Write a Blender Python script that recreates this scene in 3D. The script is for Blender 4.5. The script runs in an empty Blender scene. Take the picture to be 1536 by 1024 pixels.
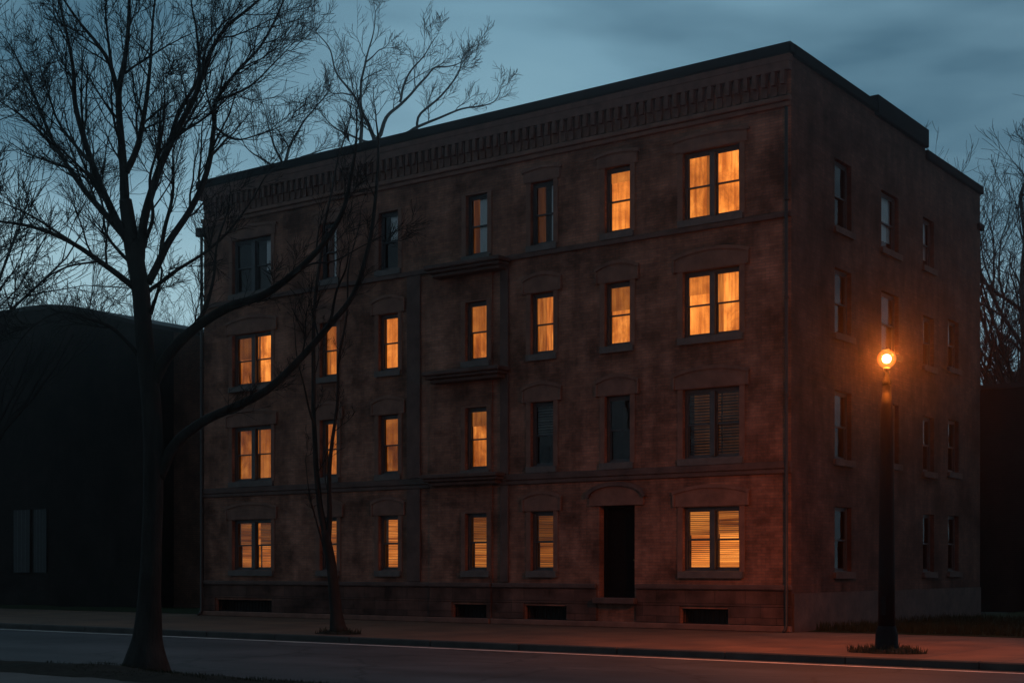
import bpy, math, random
from mathutils import Vector, Matrix, noise as mnoise

S = bpy.context.scene
COL = S.collection
R = math.radians
PI = math.pi

# ------------------------------------------------------------------ camera
F = 2125.0
HY = 850.0
CAM = Vector((14.94, -32.06, 1.6))
FW = Vector((-0.5898, 0.8077, 0.0))
RT = Vector((0.8077, 0.5898, 0.0))

def at(px, py, D):
    return CAM + D * (FW + RT * ((px - 768) / F) + Vector((0, 0, (HY - py) / F)))

def d_front(px, y=0.0):
    a = (px - 768) / F
    return (y - CAM.y) / (FW.y + RT.y * a)

def d_side(px, x=0.0):
    a = (px - 768) / F
    return (x - CAM.x) / (FW.x + RT.x * a)

def fx(px, y=0.0):
    return at(px, HY, d_front(px, y)).x

def fz(px, py, y=0.0):
    return at(px, py, d_front(px, y)).z

def sy(px, x=0.0):
    return at(px, HY, d_side(px, x)).y

def sz(px, py, x=0.0):
    return at(px, py, d_side(px, x)).z

cam_d = bpy.data.cameras.new("camera")
cam = bpy.data.objects.new("camera", cam_d)
COL.objects.link(cam)
cam.location = CAM
cam.rotation_euler = (R(90), 0, math.atan2(0.5898, 0.8077))
cam_d.sensor_width = 36
cam_d.lens = F / 1536 * 36
cam_d.shift_y = (HY - 512) / 1536
cam_d.clip_end = 3000
S.camera = cam

# ------------------------------------------------------------------ materials
def new_mat(name):
    m = bpy.data.materials.new(name)
    m.use_nodes = True
    nt = m.node_tree
    nt.nodes.clear()
    out = nt.nodes.new('ShaderNodeOutputMaterial')
    return m, nt, out

def node(nt, kind, **kw):
    n = nt.nodes.new(kind)
    for k, v in kw.items():
        setattr(n, k, v)
    return n

def ramp(nt, stops):
    n = nt.nodes.new('ShaderNodeValToRGB')
    e = n.color_ramp.elements
    while len(e) < len(stops):
        e.new(0.5)
    for i, (p, c) in enumerate(stops):
        e[i].position = p
        e[i].color = (c[0], c[1], c[2], 1) if not isinstance(c, (int, float)) else (c, c, c, 1)
    return n

def mixc(nt, mode, fac, a, b):
    n = nt.nodes.new('ShaderNodeMix')
    n.data_type = 'RGBA'
    n.blend_type = mode
    L = nt.links
    for i, v in ((0, fac), (6, a), (7, b)):
        sock = n.inputs[i]
        if isinstance(v, bpy.types.NodeSocket):
            L.new(v, sock)
        elif isinstance(v, (int, float)):
            sock.default_value = v if i == 0 else (v, v, v, 1)
        else:
            sock.default_value = (v[0], v[1], v[2], 1)
    return n.outputs[2]

def plain(name, col, rough=0.8, var=0.35, scale=3.0, bump=0.15, bscale=30, metallic=0.0, spec=0.5, stretch=(1, 1, 1)):
    m, nt, out = new_mat(name)
    L = nt.links
    p = node(nt, 'ShaderNodeBsdfPrincipled')
    L.new(p.outputs[0], out.inputs[0])
    tc = node(nt, 'ShaderNodeTexCoord')
    mp = node(nt, 'ShaderNodeMapping')
    mp.inputs['Scale'].default_value = stretch
    L.new(tc.outputs['Object'], mp.inputs[0])
    n1 = node(nt, 'ShaderNodeTexNoise')
    n1.inputs['Scale'].default_value = scale
    n1.inputs['Detail'].default_value = 6
    n1.inputs['Roughness'].default_value = 0.65
    L.new(mp.outputs[0], n1.inputs['Vector'])
    rp = ramp(nt, [(0.3, 1 - var), (0.7, 1 + var)])
    L.new(n1.outputs[0], rp.inputs[0])
    c = mixc(nt, 'MULTIPLY', 1.0, col, rp.outputs[0])
    L.new(c, p.inputs['Base Color'])
    p.inputs['Roughness'].default_value = rough
    p.inputs['Metallic'].default_value = metallic
    p.inputs['Specular IOR Level'].default_value = spec
    if bump:
        n2 = node(nt, 'ShaderNodeTexNoise')
        n2.inputs['Scale'].default_value = bscale
        n2.inputs['Detail'].default_value = 4
        L.new(mp.outputs[0], n2.inputs['Vector'])
        b = node(nt, 'ShaderNodeBump')
        b.inputs['Strength'].default_value = bump
        b.inputs['Distance'].default_value = 0.02
        L.new(n2.outputs[0], b.inputs['Height'])
        L.new(b.outputs[0], p.inputs['Normal'])
    return m

def brick_mat(name, c1, c2, mortar, stain=0.62, bw=0.23, bh=0.075):
    m, nt, out = new_mat(name)
    L = nt.links
    p = node(nt, 'ShaderNodeBsdfPrincipled')
    L.new(p.outputs[0], out.inputs[0])
    p.inputs['Roughness'].default_value = 0.9
    p.inputs['Specular IOR Level'].default_value = 0.2
    tc = node(nt, 'ShaderNodeTexCoord')
    sx = node(nt, 'ShaderNodeSeparateXYZ')
    L.new(tc.outputs['Object'], sx.inputs[0])
    ad = node(nt, 'ShaderNodeMath', operation='ADD')
    L.new(sx.outputs[0], ad.inputs[0]); L.new(sx.outputs[1], ad.inputs[1])
    cb = node(nt, 'ShaderNodeCombineXYZ')
    L.new(ad.outputs[0], cb.inputs[0]); L.new(sx.outputs[2], cb.inputs[1])
    br = node(nt, 'ShaderNodeTexBrick')
    br.inputs['Color1'].default_value = (*c1, 1)
    br.inputs['Color2'].default_value = (*c2, 1)
    br.inputs['Mortar'].default_value = (*mortar, 1)
    br.inputs['Scale'].default_value = 1
    br.inputs['Brick Width'].default_value = bw
    br.inputs['Row Height'].default_value = bh
    br.inputs['Mortar Size'].default_value = 0.008
    br.inputs['Bias'].default_value = -0.1
    L.new(cb.outputs[0], br.inputs['Vector'])
    # soot and weathering: large blotches, vertical streaks, horizontal courses
    n1 = node(nt, 'ShaderNodeTexNoise')
    n1.inputs['Scale'].default_value = 0.75
    n1.inputs['Detail'].default_value = 8
    n1.inputs['Roughness'].default_value = 0.68
    L.new(cb.outputs[0], n1.inputs['Vector'])
    r1 = ramp(nt, [(0.36, 1 - stain), (0.5, 0.85), (0.62, 1.3)])
    L.new(n1.outputs[0], r1.inputs[0])
    mp = node(nt, 'ShaderNodeMapping')
    mp.inputs['Scale'].default_value = (1.6, 0.22, 1)
    L.new(cb.outputs[0], mp.inputs[0])
    n2 = node(nt, 'ShaderNodeTexNoise')
    n2.inputs['Scale'].default_value = 1.3
    n2.inputs['Detail'].default_value = 7
    n2.inputs['Roughness'].default_value = 0.7
    L.new(mp.outputs[0], n2.inputs['Vector'])
    r2 = ramp(nt, [(0.3, 0.5), (0.55, 1.0), (0.75, 1.2)])
    L.new(n2.outputs[0], r2.inputs[0])
    mp3 = node(nt, 'ShaderNodeMapping')
    mp3.inputs['Scale'].default_value = (0.8, 6, 1)
    L.new(cb.outputs[0], mp3.inputs[0])
    n3 = node(nt, 'ShaderNodeTexNoise')
    n3.inputs['Scale'].default_value = 1.2
    n3.inputs['Detail'].default_value = 4
    L.new(mp3.outputs[0], n3.inputs['Vector'])
    r3 = ramp(nt, [(0.3, 0.86), (0.7, 1.12)])
    L.new(n3.outputs[0], r3.inputs[0])
    c = mixc(nt, 'MULTIPLY', 1.0, br.outputs['Color'], r1.outputs[0])
    c = mixc(nt, 'MULTIPLY', 0.9, c, r2.outputs[0])
    c = mixc(nt, 'MULTIPLY', 0.9, c, r3.outputs[0])
    L.new(c, p.inputs['Base Color'])
    b = node(nt, 'ShaderNodeBump')
    b.inputs['Strength'].default_value = 0.5
    b.inputs['Distance'].default_value = 0.012
    b.invert = True
    L.new(br.outputs['Fac'], b.inputs['Height'])
    L.new(b.outputs[0], p.inputs['Normal'])
    return m

def lit_mat(name, stretch, lo, hi, scale=1.6):
    """glowing cloth / room seen through a window; the object's own colour sets tint and power"""
    m, nt, out = new_mat(name)
    L = nt.links
    tc = node(nt, 'ShaderNodeTexCoord')
    oi = node(nt, 'ShaderNodeObjectInfo')
    mul = node(nt, 'ShaderNodeMath', operation='MULTIPLY')
    mul.inputs[1].default_value = 60
    L.new(oi.outputs['Random'], mul.inputs[0])
    mp = node(nt, 'ShaderNodeMapping')
    mp.inputs['Scale'].default_value = stretch
    L.new(tc.outputs['Object'], mp.inputs[0])
    n = node(nt, 'ShaderNodeTexNoise', noise_dimensions='4D')
    n.inputs['Scale'].default_value = scale
    n.inputs['Detail'].default_value = 5
    n.inputs['Roughness'].default_value = 0.62
    n.inputs['Distortion'].default_value = 0.6
    L.new(mp.outputs[0], n.inputs['Vector'])
    L.new(mul.outputs[0], n.inputs['W'])
    def hue(v):      # dimmer parts of the painted glow take a deeper orange
        return (0.92 * v, 0.275 * v ** 1.35, 0.042 * v ** 1.7)
    r = ramp(nt, [(0.30, hue(lo)), (0.5, hue((lo + hi) / 2 * 1.05)), (0.66, hue(hi))])
    L.new(n.outputs[0], r.inputs[0])
    mpf = node(nt, 'ShaderNodeMapping')
    mpf.inputs['Scale'].default_value = (9, 9, 0.6) if stretch[2] < 3 else (0.3, 0.3, 1.2)
    L.new(tc.outputs['Object'], mpf.inputs[0])
    nf = node(nt, 'ShaderNodeTexNoise', noise_dimensions='4D')
    nf.inputs['Scale'].default_value = 1.3
    nf.inputs['Detail'].default_value = 3
    L.new(mpf.outputs[0], nf.inputs['Vector']); L.new(mul.outputs[0], nf.inputs['W'])
    rf = ramp(nt, [(0.34, (0.66, 0.55, 0.48)), (0.6, (1.08, 1.1, 1.12))])
    L.new(nf.outputs[0], rf.inputs[0])
    fold_glow = mixc(nt, 'MULTIPLY', 1.0, r.outputs[0], rf.outputs[0])
    c = mixc(nt, 'MULTIPLY', 1.0, oi.outputs['Color'], fold_glow)
    e = node(nt, 'ShaderNodeEmission')
    e.inputs['Strength'].default_value = 1.0
    L.new(c, e.inputs['Color'])
    L.new(e.outputs[0], out.inputs[0])
    return m

M = {}
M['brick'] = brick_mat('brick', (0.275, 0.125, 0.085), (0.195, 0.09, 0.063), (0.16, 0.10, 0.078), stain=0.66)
M['brick_side'] = brick_mat('shaded_brick', (0.125, 0.058, 0.043), (0.09, 0.042, 0.033), (0.078, 0.048, 0.039), stain=0.6)  # darker copy of the brick: shade of the right wall put into its colour
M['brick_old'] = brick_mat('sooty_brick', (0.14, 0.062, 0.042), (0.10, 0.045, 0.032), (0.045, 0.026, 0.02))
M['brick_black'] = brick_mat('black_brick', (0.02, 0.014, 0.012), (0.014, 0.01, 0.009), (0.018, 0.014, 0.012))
M['stone'] = plain('brownstone', (0.15, 0.075, 0.054), 0.85, 0.35, 2.5, 0.4, 18)
M['stone_dark'] = plain('sooty_brownstone', (0.075, 0.045, 0.038), 0.85, 0.45, 2.0, 0.5, 14)
M['plinth'] = brick_mat('brownstone_blocks', (0.11, 0.058, 0.046), (0.07, 0.042, 0.035), (0.035, 0.024, 0.02), 0.75, 0.85, 0.34)
M['black_metal'] = plain('black_sheet_metal', (0.004, 0.004, 0.005), 0.9, 0.3, 2, 0.1, 6, spec=0.1)
M['corbel'] = plain('corbel_brick', (0.105, 0.05, 0.037), 0.9, 0.4, 4, 0.4, 25)
M['paint'] = plain('dark_window_paint', (0.035, 0.038, 0.042), 0.5, 0.3, 5, 0.1, 40)
M['sill'] = plain('weathered_sill', (0.085, 0.072, 0.066), 0.7, 0.3, 4, 0.25, 30)
M['niche'] = plain('unlit_room', (0.03, 0.026, 0.024), 0.9, 0.3, 2, 0)
M['door'] = plain('black_door_paint', (0.004, 0.004, 0.005), 0.9, 0.3, 3, 0.1, 30, spec=0.1)
M['brass'] = plain('tarnished_brass', (0.2, 0.14, 0.06), 0.4, 0.3, 20, 0, metallic=1)
M['pipe'] = plain('downpipe_iron', (0.022, 0.016, 0.014), 0.6, 0.4, 3, 0.2, 30)
M['lamp_iron'] = plain('lamp_iron', (0.0035, 0.004, 0.005), 0.7, 0.4, 6, 0.25, 35, spec=0.15)
M['bark'] = plain('bark', (0.022, 0.019, 0.017), 0.95, 0.5, 4, 0.9, 14, stretch=(1.5, 1.5, 0.35), spec=0.2)
M['bark_far'] = plain('bark_far', (0.018, 0.016, 0.015), 0.95, 0.3, 3, 0, spec=0.1)
M['twig'] = plain('twig', (0.016, 0.014, 0.013), 0.95, 0.3, 3, 0, spec=0.1)
M['concrete'] = plain('worn_concrete', (0.075, 0.066, 0.06), 0.85, 0.35, 0.9, 0.3, 12)
M['kerb'] = plain('kerb_stone', (0.045, 0.038, 0.034), 0.85, 0.4, 2, 0.3, 14)
M['line'] = plain('worn_road_paint', (0.6, 0.58, 0.54), 0.7, 0.35, 2.5, 0.2, 25)
M['soil'] = plain('dark_soil', (0.022, 0.019, 0.014), 1.0, 0.5, 4, 0.8, 10, spec=0.1)
M['lawn'] = plain('lawn', (0.028, 0.035, 0.016), 1.0, 0.5, 3, 0.8, 10, spec=0.1)
M['grass'] = plain('grass_blades', (0.016, 0.02, 0.009), 0.9, 0.4, 5, 0, spec=0.15)
M['weed'] = plain('dry_weeds', (0.07, 0.05, 0.025), 0.9, 0.4, 9, 0, spec=0.15)
M['panel'] = plain('pale_boards', (0.015, 0.015, 0.016), 0.7, 0.4, 3, 0.2, 15)
M['roof'] = plain('black_roofing', (0.012, 0.012, 0.013), 0.85, 0.4, 2, 0.4, 8)
M['iron'] = plain('drain_iron', (0.03, 0.03, 0.03), 0.5, 0.4, 8, 0.3, 30, metallic=0.6)
M['lit'] = lit_mat('lit_curtain', (1.1, 1.1, 0.8), 0.24, 1.25, 1.4)
M['lit_soft'] = lit_mat('lit_shade', (0.8, 0.8, 1.0), 0.5, 1.12, 1.3)
M['lit_streak'] = lit_mat('lit_blind', (0.22, 0.22, 5.0), 0.28, 1.3, 1.5)
M['lit_drape'] = lit_mat('lit_drape', (7.0, 7.0, 0.5), 0.3, 1.25, 1.6)
M['slat_dark'] = plain('dark_slats', (0.025, 0.02, 0.018), 0.6, 0.3, 5, 0)
M['slat'] = plain('blind_slats', (0.16, 0.14, 0.12), 0.6, 0.3, 5, 0)

# asphalt with patches, faint tyre wear along the street
def asphalt():
    m, nt, out = new_mat('asphalt')
    L = nt.links
    p = node(nt, 'ShaderNodeBsdfPrincipled')
    L.new(p.outputs[0], out.inputs[0])
    tc = node(nt, 'ShaderNodeTexCoord')
    mp = node(nt, 'ShaderNodeMapping')
    mp.inputs['Scale'].default_value = (0.06, 0.9, 1)
    L.new(tc.outputs['Object'], mp.inputs[0])
    a = node(nt, 'ShaderNodeTexNoise'); a.inputs['Scale'].default_value = 1.0; a.inputs['Detail'].default_value = 5
    L.new(mp.outputs[0], a.inputs['Vector'])
    ra = ramp(nt, [(0.35, 0.7), (0.65, 1.25)])
    L.new(a.outputs[0], ra.inputs[0])
    b = node(nt, 'ShaderNodeTexNoise'); b.inputs['Scale'].default_value = 0.5; b.inputs['Detail'].default_value = 7
    L.new(tc.outputs['Object'], b.inputs['Vector'])
    rb = ramp(nt, [(0.35, 0.75), (0.65, 1.2)])
    L.new(b.outputs[0], rb.inputs[0])
    c = mixc(nt, 'MULTIPLY', 1, (0.055, 0.056, 0.059), ra.outputs[0])
    c = mixc(nt, 'MULTIPLY', 1, c, rb.outputs[0])
    vo = node(nt, 'ShaderNodeTexVoronoi', feature='DISTANCE_TO_EDGE'); vo.inputs['Scale'].default_value = 0.33
    wn = node(nt, 'ShaderNodeTexNoise'); wn.inputs['Scale'].default_value = 1.6; wn.inputs['Detail'].default_value = 6
    L.new(tc.outputs['Object'], wn.inputs['Vector'])
    wv = mixc(nt, 'LINEAR_LIGHT', 0.35, tc.outputs['Object'], wn.outputs[1])
    L.new(wv, vo.inputs['Vector'])
    rv = ramp(nt, [(0.0, 0.35), (0.012, 0.55), (0.022, 1.0)])
    L.new(vo.outputs[0], rv.inputs[0])
    c = mixc(nt, 'MULTIPLY', 0.8, c, rv.outputs[0])
    L.new(c, p.inputs['Base Color'])
    p.inputs['Roughness'].default_value = 0.68
    p.inputs['Specular IOR Level'].default_value = 0.35
    g = node(nt, 'ShaderNodeTexNoise'); g.inputs['Scale'].default_value = 60; g.inputs['Detail'].default_value = 3
    L.new(tc.outputs['Object'], g.inputs['Vector'])
    bp = node(nt, 'ShaderNodeBump'); bp.inputs['Strength'].default_value = 0.35; bp.inputs['Distance'].default_value = 0.01
    L.new(g.outputs[0], bp.inputs['Height']); L.new(bp.outputs[0], p.inputs['Normal'])
    return m
M['asphalt'] = asphalt()

# paving: concrete flags with joints
def paving():
    m, nt, out = new_mat('paving')
    L = nt.links
    p = node(nt, 'ShaderNodeBsdfPrincipled')
    L.new(p.outputs[0], out.inputs[0])
    p.inputs['Roughness'].default_value = 0.8
    tc = node(nt, 'ShaderNodeTexCoord')
    br = node(nt, 'ShaderNodeTexBrick')
    br.offset = 0.0
    br.inputs['Color1'].default_value = (0.155, 0.082, 0.046, 1)
    br.inputs['Color2'].default_value = (0.12, 0.066, 0.038, 1)
    br.inputs['Mortar'].default_value = (0.04, 0.032, 0.028, 1)
    br.inputs['Scale'].default_value = 1
    br.inputs['Brick Width'].default_value = 1.5
    br.inputs['Row Height'].default_value = 1.5
    br.inputs['Mortar Size'].default_value = 0.018
    L.new(tc.outputs['Object'], br.inputs['Vector'])
    n = node(nt, 'ShaderNodeTexNoise'); n.inputs['Scale'].default_value = 0.8; n.inputs['Detail'].default_value = 8
    L.new(tc.outputs['Object'], n.inputs['Vector'])
    r = ramp(nt, [(0.3, 0.6), (0.7, 1.25)])
    L.new(n.outputs[0], r.inputs[0])
    c = mixc(nt, 'MULTIPLY', 1, br.outputs['Color'], r.outputs[0])
    L.new(c, p.inputs['Base Color'])
    b = node(nt, 'ShaderNodeBump'); b.inputs['Strength'].default_value = 0.4; b.inputs['Distance'].default_value = 0.01
    n2 = node(nt, 'ShaderNodeTexNoise'); n2.inputs['Scale'].default_value = 20
    L.new(tc.outputs['Object'], n2.inputs['Vector'])
    L.new(n2.outputs[0], b.inputs['Height']); L.new(b.outputs[0], p.inputs['Normal'])
    return m
M['paving'] = paving()

def glass():
    m, nt, out = new_mat('window_glass')
    L = nt.links
    fr = node(nt, 'ShaderNodeFresnel'); fr.inputs['IOR'].default_value = 1.45
    tr = node(nt, 'ShaderNodeBsdfTransparent'); tr.inputs[0].default_value = (0.93, 0.93, 0.92, 1)
    gl = node(nt, 'ShaderNodeBsdfGlossy'); gl.inputs['Roughness'].default_value = 0.02
    tc = node(nt, 'ShaderNodeTexCoord')
    n = node(nt, 'ShaderNodeTexNoise'); n.inputs['Scale'].default_value = 2.2; n.inputs['Detail'].default_value = 1
    L.new(tc.outputs['Object'], n.inputs['Vector'])
    b = node(nt, 'ShaderNodeBump'); b.inputs['Strength'].default_value = 0.25; b.inputs['Distance'].default_value = 0.03
    L.new(n.outputs[0], b.inputs['Height']); L.new(b.outputs[0], gl.inputs['Normal'])
    mx = node(nt, 'ShaderNodeMixShader')
    L.new(fr.outputs[0], mx.inputs[0]); L.new(tr.outputs[0], mx.inputs[1]); L.new(gl.outputs[0], mx.inputs[2])
    L.new(mx.outputs[0], out.inputs[0])
    return m
M['glass'] = glass()

def sheer():
    m, nt, out = new_mat('sheer_and_sky_glint')
    L = nt.links
    p = node(nt, 'ShaderNodeBsdfPrincipled')
    p.inputs['Base Color'].default_value = (0.8, 0.8, 0.82, 1)
    p.inputs['Roughness'].default_value = 0.9
    L.new(p.outputs[0], out.inputs[0])
    return m
M['sheer'] = sheer()

LAMP_COL = (1.0, 0.185, 0.018)
def glow_mats():
    # white-hot bulb; it is lit by the two lamp lights, so it is left out of light sampling
    m, nt, out = new_mat('lamp_bulb')
    e = node(nt, 'ShaderNodeEmission'); e.inputs[0].default_value = (1.0, 0.6, 0.3, 1); e.inputs[1].default_value = 5
    t = node(nt, 'ShaderNodeBsdfTransparent')
    a = node(nt, 'ShaderNodeAddShader')
    nt.links.new(e.outputs[0], a.inputs[0]); nt.links.new(t.outputs[0], a.inputs[1]); nt.links.new(a.outputs[0], out.inputs[0])
    m.cycles.emission_sampling = 'NONE'
    # milky globe; its body glow paints in the orange halo, thicker in the middle
    g, nt, out = new_mat('lamp_globe')
    e = node(nt, 'ShaderNodeEmission'); e.inputs[0].default_value = (1.0, 0.27, 0.045, 1); e.inputs[1].default_value = 2.9
    nt.links.new(e.outputs[0], out.inputs['Volume'])
    return m, g
M['bulb'], M['globe'] = glow_mats()

# ------------------------------------------------------------------ mesh helpers
class MB:
    def __init__(self, T=None):
        self.v = []; self.f = []; self.mi = []
        self.T = T or (lambda u, d, z: (u, d, z))
    def quad(self, pts, mi=0):
        i = len(self.v)
        self.v += [self.T(*p) for p in pts]
        self.f.append(tuple(range(i, i + len(pts)))); self.mi.append(mi)
    def box(self, u0, u1, d0, d1, z0, z1, mi=0):
        i = len(self.v)
        for z in (z0, z1):
            for (u, d) in ((u0, d0), (u1, d0), (u1, d1), (u0, d1)):
                self.v.append(self.T(u, d, z))
        for q in ((0, 3, 2, 1), (4, 5, 6, 7), (0, 1, 5, 4), (1, 2, 6, 5), (2, 3, 7, 6), (3, 0, 4, 7)):
            self.f.append(tuple(i + k for k in q)); self.mi.append(mi)
    def prism(self, poly, d0, d1, mi=0):
        """poly = [(u, z)...] extruded along depth"""
        i = len(self.v); n = len(poly)
        for d in (d0, d1):
            for (u, z) in poly:
                self.v.append(self.T(u, d, z))
        self.f.append(tuple(i + k for k in range(n))); self.mi.append(mi)
        self.f.append(tuple(i + n + k for k in reversed(range(n)))); self.mi.append(mi)
        for k in range(n):
            k2 = (k + 1) % n
            self.f.append((i + k, i + k2, i + n + k2, i + n + k)); self.mi.append(mi)
    def wall(self, u0, u1, z0, z1, ops, d=0.0):
        """plane at depth d with closed niches behind the openings (u0,u1,z0,z1,depth)"""
        us = sorted({u0, u1, *[o[0] for o in ops], *[o[1] for o in ops]})
        zs = sorted({z0, z1, *[o[2] for o in ops], *[o[3] for o in ops]})
        us = [u for u in us if u0 <= u <= u1]; zs = [z for z in zs if z0 <= z <= z1]
        for a, b in zip(us, us[1:]):
            for c, e in zip(zs, zs[1:]):
                mu, mz = (a + b) / 2, (c + e) / 2
                if any(o[0] < mu < o[1] and o[2] < mz < o[3] for o in ops):
                    continue
                self.quad([(a, d, c), (b, d, c), (b, d, e), (a, d, e)])
        for o in ops:
            a, b, c, e, dep = o
            k = d + 0.22; q = d + dep
            for lo, hi, mi in ((d, k, 0), (k, q, 1)):
                self.quad([(a, lo, c), (a, lo, e), (a, hi, e), (a, hi, c)], mi)
                self.quad([(b, lo, c), (b, hi, c), (b, hi, e), (b, lo, e)], mi)
                self.quad([(a, lo, e), (b, lo, e), (b, hi, e), (a, hi, e)], mi)
                self.quad([(a, lo, c), (a, hi, c), (b, hi, c), (b, lo, c)], mi)
            self.quad([(a, q, c), (a, q, e), (b, q, e), (b, q, c)], 1)
    def tube(self, pts, radii, sides=6, cap=True):
        n = len(pts)
        if n < 2: return
        i0 = len(self.v)
        ref = Vector((0.3, 0.2, 0.93)).normalized()
        prev = None
        for k in range(n):
            t = (pts[min(k + 1, n - 1)] - pts[max(k - 1, 0)])
            if t.length < 1e-9: t = Vector((0, 0, 1))
            t.normalize()
            a = prev if prev is not None else (ref if abs(t.dot(ref)) < 0.95 else Vector((1, 0, 0)))
            a = a - t * a.dot(t)
            if a.length < 1e-6: a = t.orthogonal()
            a.normalize(); prev = a
            b = t.cross(a)
            r = radii[k]
            for s in range(sides):
                w = 2 * PI * s / sides
                self.v.append(tuple(pts[k] + a * (r * math.cos(w)) + b * (r * math.sin(w))))
        for k in range(n - 1):
            for s in range(sides):
                s2 = (s + 1) % sides
                p = i0 + k * sides
                self.f.append((p + s, p + s2, p + sides + s2, p + sides + s)); self.mi.append(0)
        if cap:
            self.f.append(tuple(i0 + s for s in reversed(range(sides)))); self.mi.append(0)
            self.f.append(tuple(i0 + (n - 1) * sides + s for s in range(sides))); self.mi.append(0)
    def lathe(self, prof, c, sides=24):
        i0 = len(self.v)
        for (r, z) in prof:
            for s in range(sides):
                w = 2 * PI * s / sides
                self.v.append((c[0] + r * math.cos(w), c[1] + r * math.sin(w), c[2] + z))
        for k in range(len(prof) - 1):
            for s in range(sides):
                s2 = (s + 1) % sides
                p = i0 + k * sides
                self.f.append((p + s, p + s2, p + sides + s2, p + sides + s)); self.mi.append(0)
        self.f.append(tuple(i0 + s for s in reversed(range(sides)))); self.mi.append(0)
        e = i0 + (len(prof) - 1) * sides
        self.f.append(tuple(e + s for s in range(sides))); self.mi.append(0)
    def build(self, name, mats, parent=None, smooth=False, bevel=0.0):
        me = bpy.data.meshes.new(name)
        me.from_pydata(self.v, [], self.f)
        if not isinstance(mats, (list, tuple)): mats = [mats]
        for m in mats: me.materials.append(m)
        if len(mats) > 1:
            me.polygons.foreach_set('material_index', self.mi)
        if smooth:
            me.polygons.foreach_set('use_smooth', [True] * len(self.f))
        me.update()
        o = bpy.data.objects.new(name, me)
        COL.objects.link(o)
        if parent: o.parent = parent
        if bevel:
            b = o.modifiers.new('bevel', 'BEVEL'); b.width = bevel; b.segments = 1; b.limit_method = 'ANGLE'
        return o

def tag(o, label=None, cat=None, group=None, kind=None):
    if label: o['label'] = label
    if cat: o['category'] = cat
    if group: o['group'] = group
    if kind: o['kind'] = kind
    return o

def empty(name, loc, label, cat, group=None):
    o = bpy.data.objects.new(name, None)
    o.empty_display_size = 0.3
    COL.objects.link(o); o.location = loc
    return tag(o, label, cat, group)

def local(root):
    """world -> root-local translation for meshes authored in world space"""
    return root.location

# ================================================================== GROUND
KY = -7.9          # far kerb line
NY = -17.1         # near kerb line
RZ = -0.14         # road level

g = MB(); g.quad([(-150, -90, RZ - 0.05), (110, -90, RZ - 0.05), (110, 110, RZ - 0.05), (-150, 110, RZ - 0.05)])
tag(g.build('ground', M['soil']), kind='structure')
g = MB(); g.quad([(-148, NY - 3, RZ), (108, NY - 3, RZ), (108, KY + 0.05, RZ), (-148, KY + 0.05, RZ)])
tag(g.build('road', M['asphalt']), kind='structure')
g = MB(); g.box(-120, 60, KY, 0.6, RZ - 0.04, 0.0)
tag(g.build('pavement', M['paving']), kind='structure')
g = MB()
rng = random.Random(4)
x = -120
while x < 60:
    L_ = 2.4
    g.box(x + 0.004, x + L_ - 0.004, KY - 0.17, KY - 0.002, RZ - 0.04, 0.006 + rng.uniform(-0.004, 0.004))
    x += L_
tag(g.build('kerb', M['kerb'], bevel=0.02), kind='structure')
g = MB(); g.box(-120, 60, KY - 0.42, KY - 0.172, RZ - 0.04, RZ + 0.006)
tag(g.build('gutter', M['kerb']), kind='structure')
g = MB()
x = -120
while x < 60:   # worn edge line
    L_ = 6.0
    g.quad([(x, KY - 0.63, RZ + 0.004), (x + L_, KY - 0.63, RZ + 0.004), (x + L_, KY - 0.45, RZ + 0.004), (x, KY - 0.45, RZ + 0.004)])
    x += L_
tag(g.build('road_edge_line', M['line']), kind='structure')
# lawn to the right of and behind the building
g = MB()
def lawn(x0, x1, y0, y1, n, m, mb, base=0.01, amp=0.06):
    i0 = len(mb.v)
    for j in range(m + 1):
        for i in range(n + 1):
            X = x0 + (x1 - x0) * i / n; Y = y0 + (y1 - y0) * j / m
            e = min(1, (Y - y0) / 1.0)
            mb.v.append((X, Y, base + e * (0.05 + amp * mnoise.noise(Vector((X * 0.5, Y * 0.5, 0))))))
    for j in range(m):
        for i in range(n):
            p = i0 + j * (n + 1) + i
            mb.f.append((p, p + 1, p + n + 2, p + n + 1)); mb.mi.append(0)
lawn(0.15, 60, 0.62, 60, 60, 60, g)
lawn(-80, -21.4, 0.62, 60, 60, 60, g)
tag(g.build('lawn', M['lawn'], smooth=True), kind='structure')

# near verge: humped strip with a ragged edge, then the near footpath
def verge_edge(x):
    return NY - 0.25 + 0.30 * mnoise.noise(Vector((x * 0.35, 3.1, 0))) + 0.10 * mnoise.noise(Vector((x * 1.7, 8, 0))) - max(0, (x + 3.4)) * 0.10 * (1 if x > -3.4 else 0)
TREE = at(222, 1000, 23.0); TREE.z = 0.0
g = MB()
nx, ny = 160, 14
xs = [-40 + 60 * i / nx for i in range(nx + 1)]
for j in range(ny + 1):
    for X in xs:
        ye = verge_edge(X); yb = -19.2 + 0.25 * mnoise.noise(Vector((X * 0.4, 20, 0)))
        yb = min(yb, ye - 0.5)
        t = j / ny
        Y = ye + (yb - ye) * t
        h = RZ + 0.0 + (0.14 + 0.05 * math.sin(PI * t)) * min(1, t * 3.5) ** 0.6 + 0.03 * mnoise.noise(Vector((X * 1.5, Y * 1.5, 1))) * min(1, t * 5)
        d = math.hypot(X - TREE.x, Y - TREE.y)
        h += 0.12 * math.exp(-(d / 0.8) ** 2)
        g.v.append((X, Y, h))
for j in range(ny):
    for i in range(nx):
        p = j * (nx + 1) + i
        g.f.append((p, p + nx + 1, p + nx + 2, p + 1)); g.mi.append(0)
tag(g.build('verge', M['soil'], smooth=True), kind='structure')
g = MB(); g.box(-60, 60, -60, -18.7, RZ - 0.04, 0.002)
tag(g.build('near_footpath', M['concrete']), kind='structure')

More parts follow.
